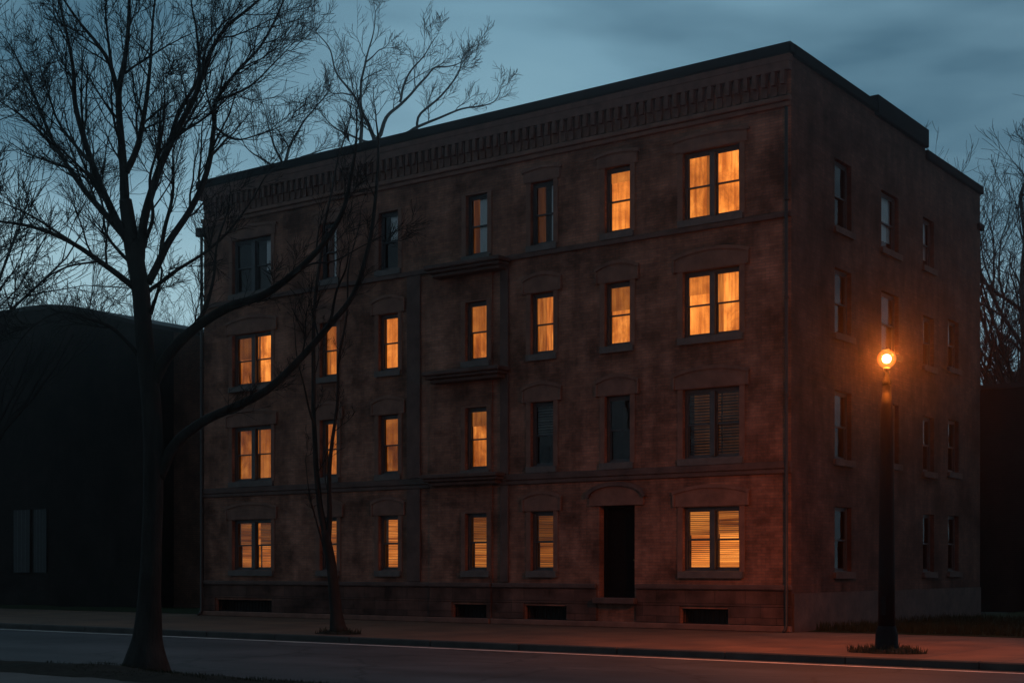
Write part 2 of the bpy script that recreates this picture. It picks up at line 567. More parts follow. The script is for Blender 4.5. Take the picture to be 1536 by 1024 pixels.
def blades(mb, pts, hmin, hmax, w, rng, lean=0.5):
    for (x, y, z) in pts:
        h = rng.uniform(hmin, hmax); a = rng.uniform(0, 2 * PI)
        lx, ly = math.cos(a) * h * lean * rng.random(), math.sin(a) * h * lean * rng.random()
        b = a + PI / 2 + rng.uniform(-0.6, 0.6)
        wx, wy = math.cos(b) * w, math.sin(b) * w
        i = len(mb.v)
        mb.v += [(x - wx, y - wy, z), (x + wx, y + wy, z), (x + lx * 0.5 + wx * 0.6, y + ly * 0.5 + wy * 0.6, z + h * 0.6), (x + lx, y + ly, z + h)]
        mb.f += [(i, i + 1, i + 2), (i, i + 2, i + 3)]; mb.mi += [0, 0]

rng = random.Random(7)
g = MB(); pts = []
for _ in range(12000):
    X = rng.uniform(-18, 6); t = rng.random()
    ye = verge_edge(X); Y = ye + (-18.9 - ye) * t
    z = RZ + (0.14 + 0.05 * math.sin(PI * t)) * min(1, t * 3.5) ** 0.6 - 0.01
    d = math.hypot(X - TREE.x, Y - TREE.y)
    z += 0.12 * math.exp(-(d / 0.8) ** 2)
    if mnoise.noise(Vector((X * 0.8, Y * 0.8, 5))) < -0.15: continue
    pts.append((X, Y, z))
blades(g, pts, 0.02, 0.06, 0.005, rng)
tag(g.build('verge_grass', M['grass']), 'short dark grass along the near verge by the big tree', 'grass', kind='stuff')
g = MB(); pts = []
for _ in range(14000):
    X = rng.uniform(0.3, 12); Y = 0.7 + 10 * rng.random() ** 1.5
    pts.append((X, Y, 0.03))
blades(g, pts, 0.06, 0.28, 0.012, rng)
tag(g.build('lawn_grass', M['grass']), 'rough grass on the lawn beside the right wall of the brick building', 'grass', kind='stuff')

# ================================================================== MAIN BUILDING
BLD = empty('brick_building', (0, 0, 0), 'four storey brown brick apartment building on the street corner, windows glowing orange', 'building')
W0 = fx(306)                       # left end
D0 = sy(1470)                      # rear end of the right wall
ROOF = fz(1187, 66)
GX = 1067
Z = {}
for row, (a, b) in {4: (222, 326), 3: (403, 504), 2: (581, 687), 1: (759, 857)}.items():
    Z[row] = (fz(GX, b), fz(GX, a))          # bottom, top of the openings
BAYP = 0.05
xb0, xb1 = fx(645, -BAYP), fx(738, -BAYP)
Z_BAYTOP = fz(700, 388, -0.5)

cols = {  # px left/right of the openings, read off several storeys
    'A': (348.5, 407.5), 'B': (480, 506), 'C': (568, 598), 'D': (699, 732), 'E': (796, 831), 'F': (907, 946), 'G': (1024, 1110)}
CX = {}
for k, (a, b) in cols.items():
    CX[k] = (fx(a), fx(b))
CX['D_bay'] = (fx(698, -BAYP), fx(731, -BAYP))

DEPTH = 0.95
openings = {}
for k in 'ABCDEFG':
    for r in (1, 2, 3, 4):
        if k == 'F' and r == 1: continue
        u = CX['D_bay'] if (k == 'D' and r < 4) else CX[k]
        openings[(k, r)] = (u[0], u[1], Z[r][0], Z[r][1])
DOOR = (fx(899), fx(952), fz(925, 896), fz(925, 757))

TF = lambda u, d, z: (u, d, z)
TS = lambda u, d, z: (-d, u, z)

base_ops = []
for a, b in ((325, 408), (680, 730), (788, 850), (1022, 1092)):
    yy = -BAYP if a == 680 else 0
    base_ops.append((fx(a, yy), fx(b, yy), 0.14, 0.54))

w = MB(TF)
front = [(*o, DEPTH) for k, o in openings.items() if not (k[0] == 'D' and k[1] < 4)]
front.append((*DOOR, 0.55))
bops = [(*b, 0.5) for b in base_ops]
left_ops = [o for o in front if o[1] < xb0]; right_ops = [o for o in front if o[0] > xb1]
mid_top = [o for o in front if xb0 < o[0] < xb1 and o[2] > 9.9]
bay_ops = [(*openings[('D', r)], DEPTH) for r in (1, 2, 3)]
WT = ROOF - 0.05
w.wall(W0, xb0, 0, WT, left_ops + [bops[0]])
w.wall(xb1, 0.0, 0, WT, right_ops + [bops[2], bops[3]])
w.wall(xb0, xb1, Z_BAYTOP, WT, mid_top)
# bay
w.wall(xb0, xb1, 0, Z_BAYTOP, bay_ops + [bops[1]], d=-BAYP)
w.quad([(xb0, 0, 0), (xb0, -BAYP, 0), (xb0, -BAYP, Z_BAYTOP), (xb0, 0, Z_BAYTOP)])
w.quad([(xb1, 0, 0), (xb1, 0, Z_BAYTOP), (xb1, -BAYP, Z_BAYTOP), (xb1, -BAYP, 0)])
w.quad([(xb0, 0, Z_BAYTOP), (xb0, -BAYP, Z_BAYTOP), (xb1, -BAYP, Z_BAYTOP), (xb1, 0, Z_BAYTOP)])
# right wall
ys1, ys2 = sy(1312), sy(1388)
side_cols = {'P': (1252, 1277), 'Q': (1322, 1348), 'R': (1384.5, 1401), 'S': (1422, 1438)}
side_rows = {'P': {4: (243, 345), 3: (405, 503), 2: (587, 690), 1: (760, 858)},
             'Q': {4: (291, 377), 3: (440, 530), 2: (605, 695)},
             'R': {4: (329, 402), 3: (475, 550), 2: (625, 708), 1: (771, 858)},
             'S': {3: (481, 553), 2: (630, 709), 1: (773, 857)}}
side_open = {}
for k, (a, b) in side_cols.items():
    for r, (c, e) in side_rows[k].items():
        m_ = (a + b) / 2
        side_open[(k, r)] = (sy(a), sy(b), sz(m_, e), sz(m_, c))
wall = w.build('wall', [M['brick'], M['niche']], BLD)
w = MB(TS)
z_mid = ROOF + 0.17
z_rear = sz(1430, 253)
w.wall(0, D0, 0, z_rear - 0.1, [(*o, 0.9) for o in side_open.values()])
w.quad([(0, 0, z_rear - 0.1), (ys1, 0, z_rear - 0.1), (ys1, 0, WT), (0, 0, WT)])
w.quad([(ys1, 0, z_rear - 0.1), (ys2, 0, z_rear - 0.1), (ys2, 0, z_mid - 0.05), (ys1, 0, z_mid - 0.05)])
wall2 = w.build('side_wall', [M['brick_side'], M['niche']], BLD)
w = MB(TF)
# rear, left, roof
w.quad([(W0, 0, 0), (W0, 0, WT), (W0, D0, z_rear - 0.1), (W0, D0, 0)])
w.quad([(W0, D0, 0), (W0, D0, z_rear - 0.1), (0, D0, z_rear - 0.1), (0, D0, 0)])
ZR = z_rear - 0.5
w.quad([(W0, 0, ZR), (0, 0, ZR), (0, D0, ZR), (W0, D0, ZR)], 1)
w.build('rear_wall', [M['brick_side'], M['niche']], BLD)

# parapet backs (so the parapet has thickness), copings
p = MB(TF)
p.box(W0 - 0.05, -0.345, 0.02, 0.34, ROOF - 0.42, ROOF - 0.02)
par = p.build('parapet', M['brick'], BLD)
p = MB(TF)
p.box(-0.34, 0.10, 0.003, ys1 - 0.02, ROOF - 0.28, ROOF - 0.004)
p.box(-0.40, 0.12, ys1, ys2, ROOF - 0.35, z_mid + 0.02)
p.box(-0.34, 0.10, ys2 + 0.02, D0 + 0.1, z_rear - 0.26, z_rear)
p.build('coping', M['black_metal'], BLD, bevel=0.02)

# cornice: overhanging black fascia, bed mould, corbel table, string
cz = [fz(1187, y) for y in (68, 88, 104, 140, 149)]
cor = MB(TF)
cor.box(W0 - 0.16, 0.10, -0.24, 0.0, ROOF - 0.27, ROOF)
cornice = cor.build('cornice', M['black_metal'], BLD, bevel=0.03)
band = MB(TF)
band.box(W0 - 0.07, 0.04, -0.19, -0.002, cz[1] - 0.07, ROOF - 0.273)
band.box(W0 - 0.05, 0.02, -0.17, -0.003, cz[2] - 0.02, cz[1] - 0.072)
band.build('frieze', M['corbel'], cornice)
band = MB(TF)
band.box(W0 - 0.04, 0.02, -0.13, -0.002, cz[4] - 0.03, cz[3] - 0.05)
band.box(W0 - 0.02, 0.01, -0.07, -0.002, cz[4] - 0.16, cz[4] - 0.032)
band.build('string_course', M['stone'], cornice, bevel=0.02)
c0 = MB(TF)
ch = cz[2] - cz[3]
c0.prism([(-0.062, 0.0), (0.062, 0.0), (0.062, ch - 0.004), (-0.062, ch - 0.004)], -0.06, 0.0)
c0.box(-0.062, 0.062, -0.15, -0.061, ch * 0.40, ch - 0.004)
proto = c0.build('corbel', M['corbel'], cornice, bevel=0.012)
n_c = 84
for i in range(n_c):
    u = W0 + 0.18 + (0 - W0 - 0.36) * i / (n_c - 1)
    o = proto if i == 0 else proto.copy()
    if i: COL.objects.link(o); o.parent = cornice
    o.location = (u, -0.003, cz[3])

# belt courses at the sills of the 4th and 2nd floors, water table, plinth
def course(name, z0, z1, dep, mat, skip_bay=True):
    m = MB(TF)
    m.box(W0 - 0.02, xb0 - 0.005, -dep, -0.002, z0, z1)
    m.box(xb1 + 0.005, 0.02, -dep, -0.002, z0, z1)
    return m
b = course('belt', Z[4][0] - 0.30, Z[4][0] - 0.16, 0.07, None); b.build('belt_course', M['stone_dark'], BLD, bevel=0.015)
b = course('belt', Z[2][0] - 0.34, Z[2][0] - 0.17, 0.09, None)
b.box(W0 - 0.02, xb0 - 0.005, -0.06, -0.002, Z[2][0] - 0.46, Z[2][0] - 0.345)
b.box(xb1 + 0.005, 0.02, -0.06, -0.002, Z[2][0] - 0.46, Z[2][0] - 0.345)
b.build('belt_course', M['stone_dark'], BLD, bevel=0.015)
pl = MB(TF)
def seg_boxes(mb, z0, z1, dep, cut_door=False, cuts=()):
    segs = [(W0 - 0.04, xb0 - BAYP * 0, 0), (xb0, xb1, BAYP), (xb1, 0.04, 0)]
    for a, b_, off in segs:
        edges = [a]
        for c in cuts:
            if a < c[0] and c[1] < b_: edges += [c[0], c[1]]
        edges.append(b_)
        for i in range(0, len(edges), 2):
            mb.box(edges[i] + 0.003, edges[i + 1] - 0.003, -off - dep, -off - 0.002, z0, z1)
dcut = [(DOOR[0] - 0.05, DOOR[1] + 0.05)]
seg_boxes(pl, 1.02, 1.16, 0.11, cuts=dcut)
pl.build('water_table', M['stone_dark'], BLD, bevel=0.03)
pl = MB(TF)
bcuts = [(b_[0] - 0.02, b_[1] + 0.02) for b_ in base_ops] + dcut
bcuts.sort()
seg_boxes(pl, 0.16, 0.60, 0.06, cuts=bcuts)
seg_boxes(pl, 0.603, 1.017, 0.055, cuts=dcut)
pl.build('plinth', M['plinth'], BLD, bevel=0.015)
pl = MB(TF)
seg_boxes(pl, 0.0, 0.155, 0.15)
pl.build('base_ledge', M['stone'], BLD, bevel=0.02)
# corner pier strip of the right wall base
pl = MB(TS)
pl.box(0.06, D0 - 0.05, -0.05, -0.002, 0, 0.95)
pl.build('side_plinth', M['stone_dark'], BLD)
# basement windows: bars over dark pits
for i, bo in enumerate(base_ops):
    off = -BAYP if i == 1 else 0
    m = MB(TF)
    m.box(bo[0], bo[1], off + 0.10, off + 0.14, bo[2], bo[2] + 0.04)
    m.box(bo[0], bo[1], off + 0.10, off + 0.14, bo[3] - 0.04, bo[3])
    n = max(3, int((bo[1] - bo[0]) / 0.14))
    for k in range(n + 1):
        u = bo[0] + (bo[1] - bo[0] - 0.025) * k / n
        m.box(u, u + 0.025, off + 0.108, off + 0.132, bo[2] + 0.041, bo[3] - 0.041)
    m.build('basement_grille', M['lamp_iron'], BLD)

# ledges of the bay (one under each of the upper three windows)
def ledge(z, proj, lpx, rpx):
    u0, u1 = fx(lpx, -BAYP - proj), fx(rpx, -BAYP - proj)
    m = MB(TF)
    m.box(u0, u1, -BAYP - proj, -0.004, z + 0.14, z + 0.26)
    m.box(u0 + 0.06, u1 - 0.06, -BAYP - proj + 0.08, -0.005, z + 0.05, z + 0.138)
    m.box(u0 + 0.16, u1 - 0.16, -BAYP - proj + 0.2, -0.006, z - 0.06, z + 0.048)
    m.build('balcony_ledge', M['stone_dark'], BLD, bevel=0.025)
ledge(fz(690, 403, -0.7), 0.55, 634, 748)
ledge(fz(690, 565, -0.7), 0.55, 631, 747)
ledge(fz(690, 722, -0.7), 0.45, 629, 744)
# flat pilasters left and right of the bay
m = MB(TF)
for pa, pb in ((612, 632), (752, 764)):
    a, b_ = fx(pa), fx(pb)
    m.box(a, b_, -0.07, -0.003, 1.17, Z[2][0] - 0.47)
    m.box(a, b_, -0.07, -0.003, Z[2][0] - 0.16, Z[4][0] - 0.31)
m.build('pilaster', M['stone_dark'], BLD, bevel=0.012)

# ---------------------------------------------------------------- windows
WARM = (1.0, 1.0, 1.0)
def lit(o, k, tint=WARM):
    o.color = (tint[0] * k, tint[1] * k, tint[2] * k, 1)

def folded(mb, u0, u1, z0, z1, d, amp, waves, n=None):
    n = n or max(8, int((u1 - u0) * 28))
    i0 = len(mb.v)
    for k in range(n + 1):
        u = u0 + (u1 - u0) * k / n
        dd = d + amp * math.sin(waves * 2 * PI * k / n) + amp * 0.4 * math.sin(waves * 4.7 * PI * k / n + 1)
        mb.v.append(mb.T(u, dd, z0)); mb.v.append(mb.T(u, dd, z1))
    for k in range(n):
        p_ = i0 + 2 * k
        mb.f.append((p_, p_ + 2, p_ + 3, p_ + 1)); mb.mi.append(0)

wrng = random.Random(11)
def window(T, off, op, kinds, hood='arch', fw=0.065, double=False, surround=True, sill=True):
    """op = opening in the wall; kinds = one fill per unit (dicts)"""
    T2 = (lambda u, d, z: T(u, d + off, z))
    u0, u1, z0, z1 = op
    fr = MB(T2)
    d0, d1 = 0.12, 0.21
    # outer frame + mullion
    fr.box(u0, u0 + fw, d0, d1, z0, z1)
    fr.box(u1 - fw, u1, d0, d1, z0, z1)
    fr.box(u0 + fw, u1 - fw, d0, d1, z1 - fw * 1.3, z1)
    fr.box(u0 + fw, u1 - fw, d0 - 0.03, d1, z0, z0 + fw * 0.9)
    units = [(u0 + fw, u1 - fw)]
    if double:
        c = (u0 + u1) / 2; mw = (u1 - u0) * 0.045
        units = [(u0 + fw, c - mw), (c + mw, u1 - fw)]
        fr.box(c - mw, c + mw, d0 - 0.06, d1, z0 + fw * 0.9, z1 - fw * 1.3)
    win = fr.build('window', M['paint'], BLD, bevel=0.006)
    zi0, zi1 = z0 + fw * 0.9, z1 - fw * 1.3
    zm = (zi0 + zi1) / 2
    gl = MB(T2)
    for i, (a, b_) in enumerate(units):
        kd = kinds[i]
        lift = kd.get('lift', 0.0)
        s = 0.042
        for (za, zb, da, db) in ((zm - 0.02, zi1, 0.14, 0.172), (zi0 + lift, zm + 0.025 + lift, 0.176, 0.208)):
            sh = MB(T2)
            sh.box(a + 0.002, a + s, da, db, za, zb)
            sh.box(b_ - s, b_ - 0.002, da, db, za, zb)
            sh.box(a + s, b_ - s, da, db, za, za + s * (1.5 if da > 0.15 else 1.0))
            sh.box(a + s, b_ - s, da, db, zb - s, zb)
            sh.build('sash', M['paint'], win)
            dm = (da + db) / 2
            gl.quad([(a + s, dm, za + s), (b_ - s, dm, za + s), (b_ - s, dm, zb - s), (a + s, dm, zb - s)])
        f = kd['fill']; e = kd.get('e', 0.8)
        if f == 'lit':            # plain glowing curtain or shade right across
            m = MB(T2); folded(m, a - 0.05, b_ + 0.05, zi0 - 0.05, zi1 + 0.05, 0.36, 0.012, wrng.randint(3, 5))
            c_ = m.build('curtain', M[kd.get('mat', 'lit')], win); lit(c_, e)
            if kd.get('half'):    # dimmer roller shade pulled part way down
                m = MB(T2); m.box(a - 0.03, b_ + 0.03, 0.30, 0.306, zi1 - (zi1 - zi0) * kd['half'], zi1 + 0.04)
                c_ = m.build('shade', M['lit_soft'], win); lit(c_, kd.get('he', e * 0.5))
            if kd.get('side'):    # a pair of drapes drawn back to the sides
                for (p0, p1) in ((a - 0.04, a + (b_ - a) * kd['side'][0]), (b_ - (b_ - a) * kd['side'][1], b_ + 0.04)):
                    if p1 - p0 < 0.06: continue
                    m = MB(T2); folded(m, p0, p1, zi0 - 0.04, zi1 + 0.04, 0.30, 0.018, 2, 14)
                    c_ = m.build('curtain', M['lit_drape'], win); lit(c_, e * kd.get('se', 0.5))
            if kd.get('drape'):   # dark cloth hanging on one side
                m = MB(T2); folded(m, b_ - (b_ - a) * kd['drape'], b_ + 0.04, zi0 - 0.04, zi0 + (zi1 - zi0) * kd.get('dh', 1.05), 0.31, 0.02, 2)
                m.build('curtain', M['slat'], win)
        elif f == 'drapes':       # folded drapes lit from inside
            m = MB(T2); folded(m, a - 0.05, b_ + 0.05, zi0 - 0.05, zi1 + 0.05, 0.36, 0.03, 5)
            c_ = m.build('curtain', M['lit_drape'], win); lit(c_, e)
        elif f == 'blind':        # slatted blind with the room's light behind
            m = MB(T2); m.quad([(a - 0.05, 0.44, zi0 - 0.05), (b_ + 0.05, 0.44, zi0 - 0.05), (b_ + 0.05, 0.44, zi1 + 0.05), (a - 0.05, 0.44, zi1 + 0.05)])
            c_ = m.build('curtain', M['lit_streak'], win); lit(c_, e)  # flat glowing backdrop standing in for the lit room
            m = MB(T2)
            zt = zi1 + 0.02; zb_ = zi0 + (zi1 - zi0) * kd.get('to', 0.0)
            zz = zt
            while zz > zb_:
                tl = 0.010 + 0.012 * wrng.random()
                m.quad([(a - 0.01, 0.30, zz), (b_ + 0.01, 0.30, zz), (b_ + 0.01, 0.30 + 0.02, zz + tl), (a - 0.01, 0.32, zz + tl)])
                zz -= 0.05
            m.build('blind', M['slat'], win)
            if kd.get('half'):
                m = MB(T2); m.box(a - 0.03, b_ + 0.03, 0.35, 0.356, zi1 - (zi1 - zi0) * kd['half'], zi1 + 0.04)
                c_ = m.build('shade', M['lit_streak'], win); lit(c_, kd.get('he', e * 0.5))
        elif f == 'darkblind':
            m = MB(T2)
            zz = zi1 + 0.02; zb_ = zi0 + (zi1 - zi0) * kd.get('to', 0.0)
            while zz > zb_:
                tl = 0.03 + 0.02 * wrng.random()
                m.quad([(a - 0.01, 0.27, zz), (b_ + 0.01, 0.27, zz), (b_ + 0.01, 0.30, zz + tl), (a - 0.01, 0.30, zz + tl)])
                zz -= 0.075
            m.build('blind', M['slat' if e == 0 else 'slat_dark'], win)
            if e > 0:
                m = MB(T2); m.quad([(a - 0.05, 0.6, zi0 - 0.05), (b_ + 0.05, 0.6, zi0 - 0.05), (b_ + 0.05, 0.6, zi1 + 0.05), (a - 0.05, 0.6, zi1 + 0.05)])
                c_ = m.build('curtain', M['lit_drape'], win); lit(c_, e)  # glowing backdrop added for the faint room light, no cloth
        elif f == 'sheer':        # warm strip of drape on the left, white sheer on the right
            wl, ws = kd.get('wl', 0.33), kd.get('ws', 0.5)
            m = MB(T2); folded(m, a - 0.03, a + (b_ - a) * wl, zi0 - 0.05, zi1 + 0.05, 0.32, 0.015, 2)
            c_ = m.build('curtain', M['lit_drape'], win); lit(c_, e)
            m = MB(T2); folded(m, b_ - (b_ - a) * ws, b_ + 0.02, zi0 - 0.05, zi1 + 0.05, 0.235, 0.012, 3)
            m.build('curtain', M['sheer'], win)
        elif f == 'dark':
            if e > 0 and kd.get('sheer'):  # pale cloth standing in for sky reflected in the pane
                m = MB(T2); folded(m, b_ - (b_ - a) * kd['sheer'], b_ + 0.02, zi0 + (zi1 - zi0) * kd.get('sb', 0), zi1 + 0.05, 0.26, 0.015, 3)
                m.build('curtain', M['sheer'], win)
    gl.build('pane', M['glass'], win)
    if sill:
        m = MB(T2)
        m.prism([(u0 - 0.10, z0 - 0.15), (u1 + 0.10, z0 - 0.15), (u1 + 0.10, z0 - 0.002), (u0 - 0.10, z0 - 0.002)], -0.09, 0.0 - 0.003)
        m.quad([(u0 + 0.002, -0.085, z0 + 0.001), (u1 - 0.002, -0.085, z0 + 0.001), (u1 - 0.002, 0.12, z0 + 0.03), (u0 + 0.002, 0.12, z0 + 0.03)])
        m.build('sill', M['sill'] if surround else M['stone_dark'], win, bevel=0.012)
    if surround:
        m = MB(T2); sw = 0.13
        m.prism([(u0 - sw, z0), (u0 - 0.002, z0), (u0 - 0.002, z1 + 0.002), (u1 + 0.002, z1 + 0.002), (u1 + 0.002, z0), (u1 + sw, z0), (u1 + sw, z1 + 0.02), (u0 - sw, z1 + 0.02)], -0.03, -0.003)
        m.build('surround', M['stone'], win, bevel=0.01)
    if hood:
        m = MB(T2); e_ = 0.20; n = 14
        uc = (u0 + u1) / 2; hw = (u1 - u0) / 2 + e_
        h0, h1 = (0.30, 0.46) if hood == 'arch' else (0.26, 0.33)
        top = []
        for k in range(n + 1):
            t = -1 + 2 * k / n
            top.append((uc + hw * t, z1 + 0.022 + h0 + (h1 - h0) * (1 - t * t)))
        poly = [(uc - hw, z1 + 0.022), (uc + hw, z1 + 0.022)] + list(reversed(top))
        m.prism(poly, -0.055, -0.003)
        m.build('lintel', M['stone'], win, bevel=0.012)
        m = MB(T2)
        hw2 = hw + 0.07
        outer, inner = [], []
        for k in range(n + 1):
            t = -1 + 2 * k / n
            zt = z1 + 0.026 + h0 + (h1 - h0) * (1 - t * t)
            inner.append((uc + hw2 * t, zt)); outer.append((uc + hw2 * t, zt + 0.07))
        m.prism(inner + list(reversed(outer)), -0.085, -0.003)
        if hood == 'arch':
            for s_ in (-1, 1):
                a, b_ = sorted((uc + s_ * hw2, uc + s_ * (hw2 - 0.07 + 0.003)))
                m.box(a, b_, -0.08, -0.004, z1 + 0.0, z1 + 0.024 + h0)
        m.build('hood_mould', M['stone'], win, bevel=0.01)
    return win

L_ = lambda e, **k: dict(fill='lit', e=e, **k)
B_ = lambda e, **k: dict(fill='blind', e=e, **k)
DK = dict(fill='dark', e=0)
plan = {
    ('A', 4): [DK, dict(fill='dark', e=1, sheer=0.55, sb=0.4)], ('A', 3): [L_(0.55, half=0.45, he=0.2), L_(1.2)],
    ('A', 2): [L_(0.42, side=(0.0, 0.28)), L_(0.46, mat='lit_soft')],
    ('A', 1): [B_(0.6, half=0.5, he=0.32), B_(0.8, half=0.5, he=0.22)],
    ('B', 4): [dict(fill='sheer', e=0.01, wl=0.4, ws=0.45)], ('B', 3): [L_(0.85, side=(0.22, 0.0), half=0.36, he=0.5)], ('B', 2): [L_(0.65, drape=0.4)], ('B', 1): [B_(0.55)],
    ('C', 4): [dict(fill='dark', e=1, sheer=0.7, sb=0.55)], ('C', 3): [L_(1.1, mat='lit_soft', drape=0.22, dh=0.48)],
    ('C', 2): [L_(0.34, mat='lit', half=0.5, he=0.42)], ('C', 1): [B_(0.95)],
    ('D', 4): [dict(fill='sheer', e=0.11, wl=0.34, ws=0.6)], ('D', 3): [L_(0.85, half=0.48, he=0.5)], ('D', 2): [L_(0.85, half=0.26, he=0.3)], ('D', 1): [B_(0.65, half=0.5, he=0.32)],
    ('E', 4): [dict(fill='sheer', e=0.07, wl=0.36, ws=0.26)], ('E', 3): [L_(0.95, mat='lit_drape', side=(0.42, 0.2), se=0.55)], ('E', 2): [dict(fill='darkblind', e=0.0, to=0.5)], ('E', 1): [B_(0.45, half=0.52, he=0.2)],
    ('F', 4): [L_(1.3, mat='lit_soft', half=0.16, he=0.75)], ('F', 3): [L_(1.0, half=0.40, he=0.42)], ('F', 2): [DK],
    ('G', 4): [L_(1.1, side=(0.0, 0.30), se=0.35), L_(1.55)], ('G', 3): [L_(1.5, mat='lit_soft', half=0.3, he=1.05), L_(1.4, side=(0.2, 0.0), se=0.55)], ('G', 2): [dict(fill='darkblind', e=0.06, to=0.0), dict(fill='darkblind', e=0.045, to=0.0)],
    ('G', 1): [B_(1.5, half=0.42, he=0.7), B_(1.6, half=0.4, he=0.62)],
}
for key, op in openings.items():
    off = -BAYP if (key[0] == 'D' and key[1] < 4) else 0.0
    hood = 'flat' if key[1] == 4 else 'arch'
    if key[0] in 'CD' and key[1] == 4: hood = None
    if key == ('D', 1) or key == ('D', 2) or key == ('D', 3): hood = None
    window(TF, off, op, plan[key], hood=hood, double=key[0] in 'AG')
srng = random.Random(3)
for key, op in side_open.items():
    fill = DK
    if key in (('Q', 4), ('R', 4)): fill = dict(fill='dark', e=1, sheer=0.5, sb=0.2)
    window(TS, 0.0, op, [fill], hood=None, double=False, surround=False, fw=0.05)

# ---------------------------------------------------------------- door with its steps
d0 = MB(TF)
u0, u1, z0, z1 = DOOR
d0.box(u0 + 0.07, u1 - 0.07, 0.32, 0.38, z0 + 0.01, z1 - 0.08)
for (a, b_) in ((0.16, 0.45), (0.55, 0.84)):
    for (c, e) in ((0.08, 0.34), (0.40, 0.90)):
        h = z1 - 0.08 - z0; ww = u1 - u0
        d0.box(u0 + ww * a, u0 + ww * b_, 0.305, 0.319, z0 + h * c, z0 + h * e)
door = d0.build('door', M['door'], BLD, bevel=0.008)
m = MB(TF)
m.box(u0, u0 + 0.068, 0.24, 0.38, z0, z1); m.box(u1 - 0.068, u1, 0.24, 0.38, z0, z1)
m.box(u0 + 0.069, u1 - 0.069, 0.24, 0.38, z1 - 0.07, z1)
m.build('door_frame', M['door'], door)
m = MB(); m.lathe([(0.012, -0.03), (0.03, -0.02), (0.035, 0), (0.03, 0.02), (0.012, 0.03)], (u1 - 0.16, 0.26, z0 + 1.0), 10)
m.build('handle', M['brass'], door, smooth=True)
# lintel with arch over the door
m = MB(TF); n = 16
uc = (u0 + u1) / 2; hw = (u1 - u0) / 2 + 0.28
top = [(uc + hw * (-1 + 2 * k / n), z1 + 0.20 + 0.30 * math.sqrt(max(0, 1 - (-1 + 2 * k / n) ** 2))) for k in range(n + 1)]
m.prism([(uc - hw, z1 + 0.004), (uc + hw, z1 + 0.004)] + list(reversed(top)), -0.06, -0.003)
m.build('lintel', M['stone'], door, bevel=0.012)
m = MB(TF); inner, outer = [], []
for k in range(n + 1):
    a_ = PI - PI * k / n
    inner.append((uc + (hw + 0.01) * math.cos(a_), z1 + 0.21 + 0.31 * math.sin(a_)))
    outer.append((uc + (hw + 0.10) * math.cos(a_), z1 + 0.21 + 0.40 * math.sin(a_)))
m.prism(inner + list(reversed(outer)), -0.13, -0.003)
m.build('hood_mould', M['stone_dark'], door, bevel=0.01)
m = MB(TF)
m.box(u0 - 0.10, u1 + 0.10, -0.22, 0.20, z0 - 0.16, z0 + 0.004)
m.build('doorstep', M['stone_dark'], BLD, bevel=0.02)

# downpipes
def pipe(x, y, z0_, z1_, r, side):
    m = MB()
    m.tube([Vector((x, y, z1_)), Vector((x, y, z0_ + 0.2)), Vector((x, y - 0.05, z0_ + 0.08)), Vector((x, y - 0.16, z0_ + 0.02))], [r] * 4, 10)
    o = m.build('downpipe', M['pipe'], BLD, smooth=True)
    c = MB()
    z = z0_ + 1
    while z < z1_:
        c.lathe([(r * 1.35, -0.03), (r * 1.35, 0.03)], (x, y, z), 10)
        c.box(x - 0.015, x + 0.015, y, y + 0.12, z - 0.02, z + 0.02)
        z += 2.4
    c.build('bracket', M['pipe'], o)
pipe(W0 + 0.06, -0.16, 0, cz[4] - 0.2, 0.05, 0)
pipe(-0.07, -0.13, 0, cz[4] - 0.2, 0.04, 0)
m = MB(); m.box(W0 - 0.1, W0 + 0.18, -0.3, -0.08, cz[4] - 0.5, cz[4] - 0.22); m.build('rain_hopper', M['pipe'], BLD, bevel=0.02)
# scupper at the far end of the right wall
m = MB(TS); m.box(D0 - 0.3, D0 + 0.12, -0.1, -0.004, sz(1468, 345), sz(1468, 336)); m.build('scupper', M['black_metal'], BLD)

# ================================================================== NEIGHBOURING BUILDINGS
# left: dark hall with a shallow curved gable
NBY = 3.0
nb = empty('dark_hall', (fx(90, NBY), NBY, 0), 'dark brick hall with a shallow curved gable, left of the lit building', 'building')
Tn = lambda u, d, z: (u - nb.location.x, d + 0.0, z)
out_px = [(-330, 560), (-250, 530), (-150, 500), (-60, 482), (0, 474), (45, 466), (80, 463), (112, 465), (150, 473), (190, 483), (214, 489)]
poly = [(fx(x_, NBY), fz(x_, y_, NBY)) for x_, y_ in out_px]
m = MB(Tn)
m.prism([(poly[0][0], 0)] + poly + [(poly[-1][0], 0)], 0, 9)
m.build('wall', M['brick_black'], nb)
m = MB(Tn)
up = [(u, z + 0.16) for u, z in poly]
m.prism([(u, z + 0.004) for u, z in poly] + list(reversed(up)), -0.18, 9.2)
m.build('roof', M['roof'], nb)
for (a, b_, t, bt) in ((22, 46, 764, 858), (52, 71, 764, 858)):
    m = MB(Tn); ua, ub = fx(a, NBY), fx(b_, NBY); za, zb = fz(46, bt, NBY), fz(46, t, NBY)
    m.box(ua, ub, -0.05, -0.004, za, zb)
    n = 4
    dr = m.build('door', M['panel'], nb)
    m = MB(Tn)
    for k in range(1, n):
        m.box(ua + (ub - ua) * k / n - 0.015, ua + (ub - ua) * k / n + 0.015, -0.06, -0.051, za + 0.02, zb - 0.02)
    m.build('batten', M['paint'], dr)
